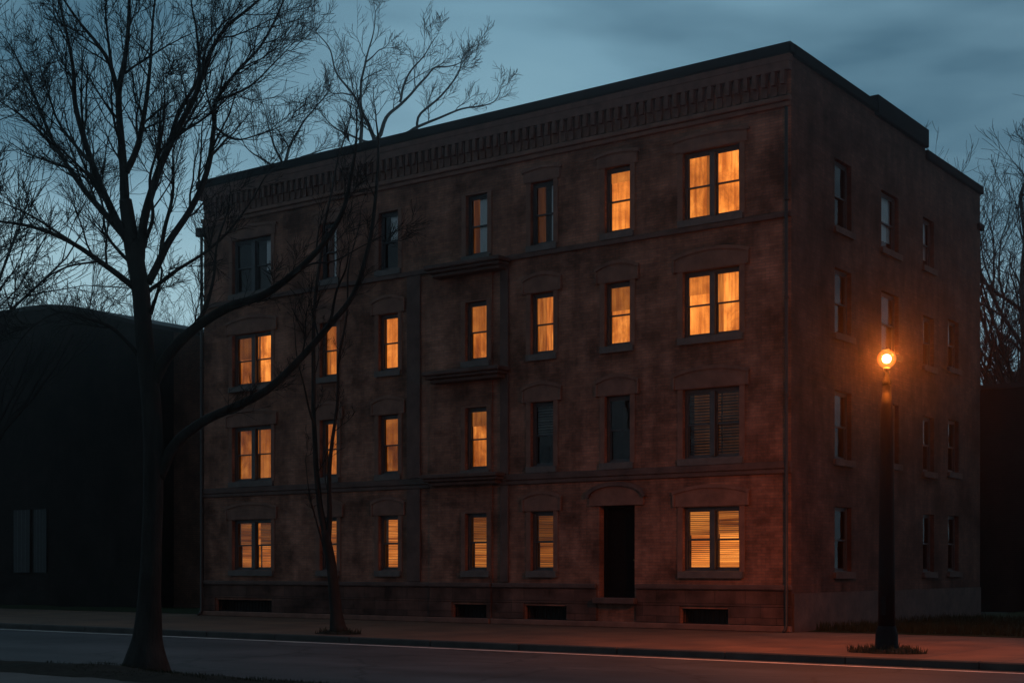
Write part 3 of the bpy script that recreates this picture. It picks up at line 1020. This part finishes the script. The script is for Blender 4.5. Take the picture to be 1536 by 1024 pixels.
# left: lower brick link building between hall and main building
LY = 4.5
lb = empty('link_building', (fx(265, LY), LY, 0), 'low sooty brick building squeezed between the dark hall and the lit building', 'building')
Tl = lambda u, d, z: (u - lb.location.x, d, z)
la, lb_ = fx(214, LY), fx(306, LY) - 0.2
zt0, zt1 = fz(214, 489, LY), fz(300, 504, LY)
m = MB(Tl)
m.prism([(la + 0.02, 0), (lb_, 0), (lb_, zt1), (la + 0.02, zt0)], 0, 7)
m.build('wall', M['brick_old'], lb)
m = MB(Tl)
m.prism([(la + 0.02, zt0 + 0.003), (lb_, zt1 + 0.003), (lb_, zt1 + 0.13), (la + 0.02, zt0 + 0.13)], -0.12, 7.1)
m.build('coping', M['roof'], lb)
# right: low dark garage and a house roof behind it
RY = 19.0
rb = empty('dark_garage', (8, RY, 0), 'low flat-roofed dark garage right of the lit building', 'building')
Tr = lambda u, d, z: (u - 8, d, z)
ga, gb = fx(1440, RY), fx(1640, RY); gz = fz(1500, 583, RY)
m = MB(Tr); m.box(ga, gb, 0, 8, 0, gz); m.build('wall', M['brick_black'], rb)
m = MB(Tr); m.box(ga - 0.15, gb + 0.15, -0.2, 8.2, gz + 0.003, gz + 0.16); m.build('roof', M['roof'], rb)
m = MB(Tr)
gd = m
gd.box(ga + 2.2, ga + 4.8, -0.06, -0.004, 0.05, 2.3)
gdo = gd.build('garage_door', M['door'], rb)
HYY = 34.0
hb = empty('gabled_house', (fx(1600, HYY), HYY, 0), 'dark gabled house beyond the garage at the right edge', 'building')
Th = lambda u, d, z: (u - hb.location.x, d, z)
ha, hc = fx(1512, HYY), fx(1700, HYY)
hz = fz(1512, 577, HYY); hr = fz(1560, 533, HYY)
m = MB(Th); m.box(ha, hc, 0, 9, 0, hz); m.build('wall', M['brick_black'], hb)
m = MB(Th)
i0 = len(m.v)
e_ = 0.5
ridge_y = 4.5
for (u, d, z) in ((ha - e_, -e_, hz - 0.05), (hc + e_, -e_, hz - 0.05), (hc + e_, 9 + e_, hz - 0.05), (ha - e_, 9 + e_, hz - 0.05), (ha - 1.6, ridge_y, hr), (hc + e_, ridge_y, hr)):
    m.v.append(Th(u, d, z))
m.f += [(0, 1, 5, 4), (2, 3, 4, 5), (1, 2, 5), (3, 0, 4), (3, 2, 1, 0)]; m.mi += [0] * 5
hroof = m.build('roof', M['roof'], hb)
m = MB(Th); m.box((ha + hc) / 2 - 1.0, (ha + hc) / 2 - 0.3, 3.6, 4.3, hr - 0.9, hr + 0.9); m.build('chimney', M['brick_old'], hroof)

# ================================================================== STREET LAMP
LP = at(1330, 978, 1.6 * F / 128); LP.z = 0
LH = at(1330, 538, (LP - CAM).dot(FW)).z
lamp = empty('street_lamp', LP, 'lit orange street lamp on a thick dark post at the kerb', 'street lamp')
m = MB()
m.lathe([(0.26, 0.0), (0.26, 0.05), (0.215, 0.10), (0.205, 0.34), (0.185, 0.42), (0.165, 0.50)], (0, 0, 0), 20)
m.build('base', M['lamp_iron'], lamp, smooth=True)
m = MB()
m.lathe([(0.158, 0.48), (0.150, 1.5), (0.138, 2.8), (0.115, LH - 0.95), (0.07, LH - 0.5)], (0, 0, 0), 20)
m.build('pole', M['lamp_iron'], lamp, smooth=True)
m = MB()
m.lathe([(0.07, LH - 0.5), (0.085, LH - 0.47), (0.085, LH - 0.42), (0.055, LH - 0.36), (0.048, LH - 0.23), (0.065, LH - 0.195), (0.06, LH - 0.168)], (0, 0, 0), 20)
m.build('collar', M['lamp_iron'], lamp, smooth=True)
m = MB()
m.lathe([(0.18 * math.sin(PI * k / 20) + 0.0005, LH - 0.18 * math.cos(PI * k / 20)) for k in range(21)], (0, 0, 0), 32)
globe = m.build('globe', M['globe'], lamp, smooth=True)
m = MB()
m.lathe([(0.085 * math.sin(PI * k / 14) + 0.0005, LH - 0.085 * math.cos(PI * k / 14)) for k in range(15)], (0, 0, 0), 24)
m.build('bulb', M['bulb'], globe, smooth=True)
m = MB()
m.lathe([(0.05, LH + 0.165), (0.06, LH + 0.17), (0.04, LH + 0.19), (0.012, LH + 0.205), (0.006, LH + 0.225)], (0, 0, 0), 16)
m.build('finial', M['lamp_iron'], lamp, smooth=True)
m = MB(); m.box(-0.05, 0.05, -0.175, -0.14, 0.7, 1.05); m.build('access_door', M['lamp_iron'], lamp, bevel=0.006)
ld = bpy.data.lights.new('lamp_light', 'POINT')
ld.energy = 330
ld.color = LAMP_COL
ld.shadow_soft_size = 0.12
lo = bpy.data.objects.new('lamp_light', ld)
COL.objects.link(lo); lo.parent = lamp; lo.location = (0, 0, LH)
sp = bpy.data.lights.new('lamp_light', 'SPOT')      # the fitting throws most of its light downward
sp.energy = 1650
sp.color = LAMP_COL
sp.spot_size = R(160)
sp.spot_blend = 1.0
sp.shadow_soft_size = 0.1
so_ = bpy.data.objects.new('lamp_light', sp)
COL.objects.link(so_); so_.parent = lamp; so_.location = (0, 0, LH)
so_.rotation_euler = (R(6), R(22), 0)

# weeds round the lamp foot and round the slim tree
def weed_clump(c, rad, n, h, seed, label, name='weed_clump', mat='weed'):
    rng = random.Random(seed)
    root = empty(name, c, label, 'weeds')
    m = MB(); pts = []
    for _ in range(n):
        r_ = rad * math.sqrt(rng.random()); a = rng.uniform(0, 2 * PI)
        pts.append((1.5 * r_ * math.cos(a), r_ * math.sin(a), 0.10 * math.exp(-(r_ / rad / 0.6) ** 2)))
    blades(m, pts, h * 0.3, h, 0.012, rng, 0.9)
    tag(m.build('blades', M[mat], root), kind='stuff')
    m = MB(); k = 20
    i0 = 0; m.v.append((0, 0, 0.12))
    for ring, (rr, hh) in enumerate(((0.35, 0.09), (0.7, 0.05), (1.0, 0.004))):
        for s in range(k):
            a = 2 * PI * s / k; q = rad * rr * (1 + 0.2 * mnoise.noise(Vector((math.cos(a) * 2, math.sin(a) * 2, seed))))
            m.v.append((1.5 * q * math.cos(a), q * math.sin(a), hh))
    for s in range(k):
        m.f.append((0, 1 + s, 1 + (s + 1) % k)); m.mi.append(0)
    for ring in range(2):
        for s in range(k):
            a = 1 + ring * k + s; b_ = 1 + ring * k + (s + 1) % k
            m.f.append((a, a + k, b_ + k, b_)); m.mi.append(0)
    m.build('soil_mound', M['soil'], root, smooth=True)
weed_clump(LP, 0.5, 420, 0.15, 5, 'dry weeds and soil heaped round the foot of the street lamp')

# storm drain in the gutter
sd = at(182, 953, 1.6 * F / 103 * 1.08)
dr = MB()
sx0 = sd.x
dr.box(sx0 - 0.45, sx0 + 0.45, KY - 0.44, KY - 0.40, RZ + 0.007, RZ + 0.02)
dr.box(sx0 - 0.45, sx0 + 0.45, KY - 0.20, KY - 0.175, RZ + 0.007, RZ + 0.02)
for k in range(13):
    u = sx0 - 0.45 + 0.9 * k / 12
    dr.box(u - 0.015, u + 0.015, KY - 0.398, KY - 0.202, RZ + 0.007, RZ + 0.018)
tag(dr.build('storm_drain', M['iron']), 'iron drain grate in the gutter behind the big tree trunk', 'drain')

# ================================================================== TREES
def catmull(pts, sub=4):
    out = []
    n = len(pts)
    for i in range(n - 1):
        p0 = pts[max(i - 1, 0)]; p1 = pts[i]; p2 = pts[i + 1]; p3 = pts[min(i + 2, n - 1)]
        for k in range(sub):
            t = k / sub
            out.append(0.5 * ((2 * p1) + (p2 - p0) * t + (2 * p0 - 5 * p1 + 4 * p2 - p3) * t * t + (3 * p1 - p0 - 3 * p2 + p3) * t ** 3))
    out.append(pts[-1].copy())
    return out

def tilt(d, ang, rng):
    ax = d.orthogonal().normalized()
    ax = Matrix.Rotation(rng.uniform(0, 2 * PI), 3, d) @ ax
    return (Matrix.Rotation(ang, 3, ax) @ d).normalized()

def grow(bag, p, d, L, r, lvl, maxl, rng, cfg):
    n = 5 if lvl < maxl else 3
    pts = [p.copy()]; radii = [r]
    dirs = [d.copy()]
    q = p.copy(); dd = d.copy()
    wob = cfg.get('wob', 0.22)
    for k in range(n):
        dd = (dd + Vector((rng.gauss(0, wob), rng.gauss(0, wob), rng.gauss(0, wob * 0.8) + cfg.get('up', 0.12)))).normalized()
        q = q + dd * (L / n)
        pts.append(q.copy()); radii.append(max(r * (1 - 0.72 * (k + 1) / n), cfg['rmin'])); dirs.append(dd.copy())
    bag.append((pts, radii, lvl))
    if lvl < maxl:
        kids = cfg['kids'][lvl] if lvl < len(cfg['kids']) else 4
        kids = max(1, int(kids * rng.uniform(0.75, 1.25)))
        for j in range(kids):
            t = 0.12 + 0.86 * (j + rng.random()) / kids
            k = min(int(t * n), n - 1); f = t * n - k
            pp = pts[k].lerp(pts[k + 1], f)
            cd = tilt(dirs[k + 1], R(rng.uniform(18, 50)), rng)
            cl = L * rng.uniform(0.42, 0.78) * (1.05 - 0.5 * t)
            cl = max(cl, cfg.get('lmin', 0.12))
            grow(bag, pp, cd, cl, max(radii[k] * 0.58, cfg['rmin']), lvl + 1, maxl, rng, cfg)

def bag_to_tree(root, trunk_tubes, bag, thick, mat_t, mat_c, rmin_crown=None, off=Vector((0, 0, 0))):
    tm = MB(); cm = MB()
    for pts, radii, sides in trunk_tubes:
        tm.tube([p - off for p in pts], radii, sides)
    for pts, radii, lvl in bag:
        big = radii[0] > thick
        (tm if big else cm).tube([p - off for p in pts], radii, 6 if big else 3, cap=False)
    tm.build('trunk', mat_t, root, smooth=True)
    cm.build('crown', mat_c, root)

def traced_tree(name, base, D, label, trunk, limbs, cfg, seed, group=None, mats=('bark', 'twig')):
    """limbs: list of (pixel polyline, px width at start, depth lean of the tip in m, twig density, twig length)"""
    rng = random.Random(seed)
    root = empty(name, base, label, 'tree', group)
    tubes = []; bag = []
    pts = [at(x_, y_, D) for x_, y_, w_ in trunk]
    rr = [w_ / 2 / F * D for *_, w_ in trunk]
    sm = catmull(pts, 4)
    rad = []
    for i in range(len(rr) - 1):
        for k in range(4): rad.append(rr[i] + (rr[i + 1] - rr[i]) * k / 4)
    rad.append(rr[-1])
    # slight irregularity of the bole
    sm = [p + Vector((0.01 * mnoise.noise(p * 1.3), 0.01 * mnoise.noise(p * 1.3 + Vector((9, 0, 0))), 0)) for p in sm]
    tubes.append((sm, rad, 14))
    for poly, w_, lean, dens, tl, *rest in limbs:
        d0 = rest[0] if rest else 0.0
        n = len(poly)
        acc = [0]
        for a, b_ in zip(poly, poly[1:]): acc.append(acc[-1] + math.hypot(b_[0] - a[0], b_[1] - a[1]))
        P = [at(x_, y_, D + d0 + lean * (acc[i] / acc[-1]) ** 1.2) for i, (x_, y_) in enumerate(poly)]
        sm = catmull(P, 5)
        for i in range(2, len(sm) - 1):
            q = sm[i] * 0.9
            sm[i] = sm[i] + 0.045 * cfg.get('scale', 1) * Vector((mnoise.noise(q), mnoise.noise(q + Vector((5, 5, 5))), mnoise.noise(q + Vector((9, 1, 3)))))
        r0 = w_ / 2 / F * D
        r1 = max(cfg['rmin'] * 1.6, r0 * 0.16)
        m_ = len(sm)
        rad = [r0 + (r1 - r0) * (i / (m_ - 1)) ** 0.8 for i in range(m_)]
        tubes.append((sm, rad, 8))
        length = sum((b_ - a).length for a, b_ in zip(sm, sm[1:]))
        kids = int(length * dens)
        for j in range(kids):
            t = (j + rng.random()) / kids
            t = cfg.get('t0', 0.18) + (0.995 - cfg.get('t0', 0.18)) * t
            i = min(int(t * (m_ - 1)), m_ - 2)
            f = t * (m_ - 1) - i
            p = sm[i].lerp(sm[i + 1], f)
            dd = (sm[i + 1] - sm[i]).normalized()
            cd = tilt(dd, R(rng.uniform(20, 60)), rng)
            cd = (cd + Vector((0, 0, cfg.get('lift', 0.15)))).normalized()
            cl = tl * rng.uniform(0.45, 1.25) * (1.15 - 0.7 * t)
            grow(bag, p, cd, cl, min(rad[i] * 0.5, cl * 0.013 + 0.004), 1, cfg['maxl'], rng, cfg)
        # tip
        grow(bag, sm[-1], (sm[-1] - sm[-2]).normalized(), tl * cfg.get('tip', 0.8), r1, 1, cfg['maxl'], rng, cfg)
    bag_to_tree(root, tubes, bag, cfg['thick'], M[mats[0]], M[mats[1]], off=Vector(base))
    return root

# --- the big foreground tree
cfgA = dict(rmin=0.0033, kids=[0, 9, 6, 4], maxl=3, up=0.07, wob=0.13, lmin=0.22, thick=0.012, lift=0.18)
trunkA = [(218, 1012, 84), (219, 985, 62), (221, 955, 45), (224, 900, 35), (227, 830, 31), (230, 740, 30), (230, 660, 30), (226, 590, 29),
          (219, 530, 27), (214, 480, 26), (211, 440, 27), (205, 400, 27), (199, 370, 26), (193, 335, 22), (188, 300, 19)]
limbsA = [
    ([(190, 312), (187, 270), (181, 210), (178, 140), (187, 90), (193, 40), (197, -20), (204, -80)], 17, 0.3, 3.2, 1.5),
    ([(179, 150), (166, 100), (146, 66), (116, 30), (90, -10), (70, -60)], 9, -1.0, 3.2, 1.3, 0.2),
    ([(168, 106), (162, 60), (158, 10), (162, -40)], 6, 0.7, 3.2, 1.0, 0.1),
    ([(189, 258), (204, 222), (215, 175), (224, 110), (231, 30), (238, -40)], 12, 1.2, 3.2, 1.3),
    ([(200, 375), (172, 322), (140, 250), (117, 168), (112, 110), (96, 40), (86, -20)], 14, -1.6, 3.2, 1.5),
    ([(138, 246), (104, 205), (80, 165), (62, 110), (55, 70)], 6, 1.5, 3.2, 1.2, -0.8),
    ([(197, 365), (160, 322), (118, 275), (84, 222), (58, 160), (40, 115), (16, 70)], 12, 1.8, 3.2, 1.5),
    ([(84, 222), (50, 190), (20, 165), (-20, 140)], 6, 0.8, 3.2, 1.2, 1.2),
    ([(209, 395), (222, 320), (240, 252), (266, 196), (296, 138), (312, 90), (336, 44), (380, 8), (420, -30)], 15, -1.0, 3.2, 1.5),
    ([(250, 232), (268, 170), (300, 115), (296, 50), (286, 10), (280, -40)], 8, 1.0, 3.2, 1.2, -0.4),
    ([(304, 112), (310, 70), (330, 40), (352, 20), (372, -20)], 5, -0.8, 3.0, 1.0, -0.6),
    ([(222, 425), (250, 372), (286, 318), (312, 250), (322, 190), (326, 150), (356, 108), (392, 66), (424, 4), (440, -40)], 13, 1.6, 3.2, 1.5),
    ([(326, 150), (372, 130), (410, 95), (446, 60)], 5, 1.2, 3.2, 1.2, 1.0),
    ([(322, 190), (352, 210), (392, 200), (428, 185)], 4, -1.0, 3.2, 1.1, 0.8),
    ([(238, 398), (254, 322), (262, 262), (262, 220), (276, 180)], 8, 2.0, 3.0, 1.1),
    ([(207, 436), (166, 402), (112, 366), (54, 342), (0, 334), (-50, 330)], 11, -1.5, 3.0, 1.4),
    ([(112, 366), (60, 330), (20, 310), (-30, 296)], 5, 1.2, 3.2, 1.3, -0.6),
    ([(150, 392), (100, 400), (60, 425), (30, 460)], 4, 1.0, 2.8, 1.0, -0.6),
    ([(224, 436), (262, 405), (310, 376), (344, 346), (376, 300), (400, 262), (424, 245)], 7, 2.2, 1.6, 1.0),
    ([(216, 545), (198, 520), (168, 492), (134, 478), (90, 470), (40, 500), (0, 560)], 8, -1.8, 1.6, 1.0),
    ([(226, 580), (252, 532), (290, 492), (342, 462), (396, 442), (440, 412), (482, 368), (514, 310), (528, 255), (534, 215)], 20, -1.0, 1.5, 1.0),
    ([(282, 498), (306, 464), (318, 420), (324, 372), (340, 320), (345, 280)], 8, 1.4, 1.6, 1.0, -0.2),
    ([(440, 412), (470, 396), (500, 392), (540, 370), (580, 352)], 4, 1.0, 1.4, 0.8, -0.6),
    ([(238, 715), (262, 668), (300, 636), (346, 612), (400, 584), (450, 536), (492, 490), (530, 440), (553, 370), (562, 310), (567, 250), (566, 195)], 19, 0.8, 1.2, 1.0),
    ([(494, 488), (505, 440), (520, 400), (522, 360)], 6, -0.8, 1.3, 0.8, 0.3),
    ([(226, 470), (236, 440), (242, 410), (236, 380)], 7, -1.5, 2.6, 0.9),
    ([(205, 400), (182, 380), (160, 350), (150, 300), (128, 260), (100, 250)], 7, 2.4, 3.0, 1.3),
    ([(215, 372), (232, 330), (226, 270), (238, 220), (250, 160), (246, 100)], 7, -2.2, 3.0, 1.2),
]
traced_tree('street_tree', TREE, 23.0, 'big bare tree with a forked trunk on the near verge, left', trunkA, limbsA, cfgA, 21)

# --- slim tree on the far pavement, in front of the facade
DB = 1.6 * F / 100
SB = at(507, 950, DB); SB.z = 0
cfgB = dict(rmin=0.005, kids=[0, 5, 4], maxl=3, up=0.12, wob=0.2, thick=0.014, lift=0.25)
trunkB = [(509, 955, 40), (507, 940, 25), (504, 915, 18), (500, 875, 16), (497, 845, 15), (492, 818, 14), (487, 795, 12)]
limbsB = [
    ([(490, 808), (480, 765), (475, 720), (472, 670), (471, 610), (470, 540), (471, 470), (479, 400), (488, 335), (500, 270), (516, 214), (524, 180)], 11, 0.6, 0.9, 0.9),
    ([(492, 816), (494, 770), (494, 720), (497, 670), (505, 610), (507, 540), (520, 470), (524, 400), (540, 330)], 9, -0.8, 0.9, 0.9),
    ([(500, 876), (491, 838), (476, 790), (462, 740), (458, 690)], 5, 0.8, 0.9, 0.8),
    ([(472, 640), (458, 590), (446, 540), (440, 480)], 4, -0.9, 0.9, 0.8),
]
traced_tree('slim_tree', SB, DB, 'slim bare tree with a low fork on the far pavement before the brick facade', trunkB, limbsB, cfgB, 8)
weed_clump(SB, 0.42, 160, 0.16, 9, 'dark soil and weeds at the foot of the slim tree', mat='grass')

# --- traced tree behind the roof
DC = 62.0
cfgC = dict(rmin=0.007, tip=0.35, lmin=0.3, kids=[0, 8, 5, 4], maxl=3, up=0.08, wob=0.15, thick=0.03, lift=0.2, scale=2.5)
CB = at(562, 850, DC); CB.z = 0
trunkC = [(562, 905, 26), (562, 800, 20), (563, 600, 18), (564, 400, 16), (564, 300, 14), (564, 215, 10)]
limbsC = [
    ([(563, 215), (552, 185), (543, 160), (541, 137), (548, 95), (552, 80), (560, 45), (564, 15)], 7, 1.5, 1.3, 2.6),
    ([(548, 94), (566, 80), (582, 72)], 3, -1.5, 1.3, 1.8),
    ([(541, 215), (542, 170), (531, 143), (508, 112), (492, 72), (474, 44)], 6, -2.5, 1.3, 2.6),
    ([(531, 143), (514, 140), (500, 142), (484, 130)], 3, 2, 1.3, 1.8),
    ([(564, 213), (580, 178), (600, 155), (626, 130), (650, 104), (672, 100), (700, 88)], 7, 2.5, 1.3, 2.4),
    ([(600, 153), (616, 108), (640, 80), (655, 55)], 4, -2, 1.3, 2.2),
    ([(630, 220), (628, 178), (662, 144), (688, 112), (694, 88), (712, 70)], 5, 1, 1.3, 2.2),
    ([(610, 200), (645, 182), (680, 168), (712, 160), (740, 155), (756, 130)], 5, -2, 1.3, 1.8),
    ([(560, 214), (530, 205), (506, 192), (490, 180), (478, 160)], 4, 2, 1.2, 1.8),
]
traced_tree('tall_tree', CB, DC, 'tall bare tree rising behind the middle of the roofline', trunkC, limbsC, cfgC, 33, group='bare trees behind the buildings', mats=('bark_far', 'bark_far'))
CD = at(424, 850, 68); CD.z = 0
trunkD = [(424, 900, 20), (424, 600, 15), (424, 400, 12), (424, 262, 8)]
limbsD = [
    ([(424, 262), (430, 235), (440, 212), (455, 185), (468, 165), (490, 142), (500, 120)], 6, 1, 1.4, 2.2),
    ([(426, 250), (410, 220), (402, 190), (392, 150)], 5, -2, 1.4, 2.0),
    ([(425, 258), (450, 236), (480, 228), (505, 215)], 4, 2, 1.4, 1.8),
    ([(424, 262), (396, 240), (372, 220), (352, 190)], 4, -1, 1.4, 2.0),
]
traced_tree('small_tree', CD, 68.0, 'bare tree peeping over the left part of the roof', trunkD, limbsD, cfgC, 35, group='bare trees behind the buildings', mats=('bark_far', 'bark_far'))

# --- generic bare trees for the background, three grown, the others copied
def grown_tree(name, loc, H, seed, label, group=None, cfg=None, spread=0.55):
    rng = random.Random(seed)
    root = empty(name, loc, label, 'tree', group)
    c = dict(rmin=0.008, kids=[0, 8, 7, 4], maxl=4, up=0.09, wob=0.14, thick=0.035, lmin=0.35)
    c['kids'] = [0, 8, 7, 5]
    if cfg: c.update(cfg)
    n = 10
    pts = [Vector((0.12 * H / 10 * mnoise.noise(Vector((k * 0.5, seed, 0))), 0.12 * H / 10 * mnoise.noise(Vector((k * 0.5, seed, 9))), H * 0.62 * k / n)) for k in range(n + 1)]
    rad = [H * 0.017 * (1.5 if k == 0 else 1) * (1 - 0.78 * k / n) for k in range(n + 1)]
    bag = []
    for j in range(12):
        t = 0.28 + 0.72 * (j + rng.random()) / 12
        k = min(int(t * n), n - 1)
        a = j * 2.4 + rng.uniform(-0.5, 0.5)
        el = R(rng.uniform(35, 68))
        d = Vector((math.cos(a) * math.cos(el) * spread * 1.6, math.sin(a) * math.cos(el) * spread * 1.6, math.sin(el))).normalized()
        grow(bag, pts[k], d, H * rng.uniform(0.28, 0.42) * (1.2 - 0.45 * t), rad[k] * 0.5, 1, 4, rng, c)
    grow(bag, pts[-1], Vector((0, 0, 1)), H * 0.36, rad[-1], 1, 4, rng, c)
    bag_to_tree(root, [(pts, rad, 8)], bag, c['thick'], M['bark_far'], M['bark_far'])
    return root

def copy_tree(src, loc, rz, s, label):
    r_ = src.copy(); COL.objects.link(r_)
    r_.location = loc; r_.rotation_euler = (0, 0, rz); r_.scale = (s, s, s)
    r_['label'] = label
    for ch in src.children:
        c_ = ch.copy(); COL.objects.link(c_); c_.parent = r_
    return r_

def gpt(px, D):
    p_ = at(px, HY, D); p_.z = 0
    return p_
GRP = 'bare trees behind the buildings'
t1 = grown_tree('background_tree', gpt(1538, 60), 25.0, 51, 'tallest bare tree at the right edge, beside the brick building', GRP)
t2 = grown_tree('background_tree', gpt(40, 80), 19.0, 52, 'bushy bare tree above the left slope of the dark hall roof', GRP)
t3 = grown_tree('background_tree', gpt(1478, 66), 15.0, 53, 'lower bare tree just clear of the rear corner of the brick building', GRP)
copy_tree(t3, gpt(1432, 74), 1.0, 1.36, 'bare treetop showing over the stepped parapet of the right wall')
copy_tree(t2, gpt(1600, 60), 2.2, 0.9, 'bare tree cut off by the right edge of the picture')
copy_tree(t3, gpt(130, 82), 0.5, 1.3, 'bare tree over the top of the dark hall gable')
copy_tree(t3, gpt(88, 76), 4.4, 1.08, 'low bushy bare tree close behind the peak of the dark hall roof')
copy_tree(t2, gpt(172, 78), 0.2, 0.83, 'low bare tree behind the right slope of the dark hall roof')
copy_tree(t2, gpt(285, 78), 3.9, 0.93, 'bare tree in the gap between dark hall and brick building')
copy_tree(t3, gpt(205, 76), 2.9, 1.15, 'bare tree right behind the upper trunk of the big tree')
copy_tree(t2, gpt(-45, 76), 1.4, 1.02, 'bare tree at the left edge, lower than its hall roof neighbour')
copy_tree(t3, gpt(-75, 50), 0.7, 1.35, 'tall bare tree reaching into the top left corner')
copy_tree(t2, gpt(365, 72), 5.2, 0.88, 'bare tree behind the left corner of the brick roof')

# ================================================================== SKY, LIGHT, AIR
SUN_EL, SUN_ROT = R(1.0), R(323)
wd = bpy.data.worlds.new("World")
S.world = wd
wd.use_nodes = True
nt = wd.node_tree
nt.nodes.clear()
L = nt.links
wo = node(nt, 'ShaderNodeOutputWorld')
bg = node(nt, 'ShaderNodeBackground')
L.new(bg.outputs[0], wo.inputs[0])
sky = node(nt, 'ShaderNodeTexSky', sky_type='NISHITA')
sky.sun_disc = False
sky.sun_elevation = SUN_EL
sky.sun_rotation = SUN_ROT
sky.air_density = 1.0
sky.dust_density = 0.5
sky.ozone_density = 3.0
tc = node(nt, 'ShaderNodeTexCoord')
mp = node(nt, 'ShaderNodeMapping')
mp.inputs['Scale'].default_value = (1.6, 1.6, 4.16)
mp.inputs['Location'].default_value = (4.0767, -3.23547, -1.95716)
L.new(tc.outputs['Generated'], mp.inputs[0])
n1 = node(nt, 'ShaderNodeTexNoise')
n1.inputs['Scale'].default_value = 1.5
n1.inputs['Detail'].default_value = 5
n1.inputs['Roughness'].default_value = 0.45
n1.inputs['Distortion'].default_value = 0.4
L.new(mp.outputs[0], n1.inputs['Vector'])
cr = ramp(nt, [(0.38, (0.30, 0.40, 0.46)), (0.52, (0.95, 0.97, 0.98)), (0.62, (1.15, 1.12, 1.08))])
L.new(n1.outputs[0], cr.inputs[0])
# afterglow: the sky over the west (behind the building) is brighter than the sky over the street side
dp = node(nt, 'ShaderNodeVectorMath', operation='DOT_PRODUCT')
L.new(tc.outputs['Generated'], dp.inputs[0]); dp.inputs[1].default_value = (-0.84, 0.52, -0.15)
gr = ramp(nt, [(0.0, (0.84, 1.32, 1.66)), (0.5, (0.9, 1.42, 1.8)), (0.78, (1.06, 1.88, 2.42)), (0.90, (1.24, 2.36, 3.02)), (0.955, (1.4, 2.55, 3.2)), (1.0, (2.3, 3.6, 4.15))])
ma = node(nt, 'ShaderNodeMath', operation='MULTIPLY_ADD'); ma.inputs[1].default_value = 0.5; ma.inputs[2].default_value = 0.5
L.new(dp.outputs['Value'], ma.inputs[0]); L.new(ma.outputs[0], gr.inputs[0])
sz_ = node(nt, 'ShaderNodeSeparateXYZ'); L.new(tc.outputs['Generated'], sz_.inputs[0])
er = ramp(nt, [(0.0, (1.45, 1.32, 1.26)), (0.17, (1.38, 1.27, 1.22)), (0.36, (0.95, 0.96, 0.97)), (0.6, (0.85, 0.88, 0.9))])
L.new(sz_.outputs[2], er.inputs[0])
tint = mixc(nt, 'MULTIPLY', 1.0, gr.outputs[0], er.outputs[0])
base = mixc(nt, 'MIX', 0.94, sky.outputs[0], tint)
c = mixc(nt, 'MULTIPLY', 1.0, base, cr.outputs[0])
L.new(c, bg.inputs[0])
bg.inputs[1].default_value = 0.15

# faint, very soft last daylight (the sun itself is below the roofs)
sl = bpy.data.lights.new('sun', 'SUN')
sl.energy = 0.02
sl.angle = R(20)
sl.color = (0.8, 0.9, 1.0)
so = bpy.data.objects.new('sun', sl)
COL.objects.link(so)
so.rotation_euler = (R(90) - R(25), 0, R(180) - SUN_ROT)

# added to give the lamp its halo: thin mist
USE_HAZE = True
if USE_HAZE:
    hz_ = MB(); hz_.box(-152, 112, -92, 112, RZ - 1.2, 34)
    m, nt, out = new_mat('halo_haze')
    pv = node(nt, 'ShaderNodeVolumePrincipled')
    pv.inputs['Color'].default_value = (0.9, 0.92, 0.95, 1)
    pv.inputs['Density'].default_value = 0.0013
    pv.inputs['Anisotropy'].default_value = 0.95
    nt.links.new(pv.outputs[0], out.inputs['Volume'])
    ho = hz_.build('haze', m)
    tag(ho, kind='stuff')

# ------------------------------------------------------------------ render settings
S.render.engine = 'CYCLES'
S.view_settings.view_transform = 'Standard'
S.view_settings.look = 'None'
S.view_settings.exposure = 0
S.view_settings.gamma = 1
cy = S.cycles
cy.use_denoising = True
cy.max_bounces = 6
cy.diffuse_bounces = 2
cy.glossy_bounces = 3
cy.transparent_max_bounces = 8
cy.volume_bounces = 0
cy.caustics_reflective = False
cy.caustics_refractive = False
cy.sample_clamp_indirect = 4
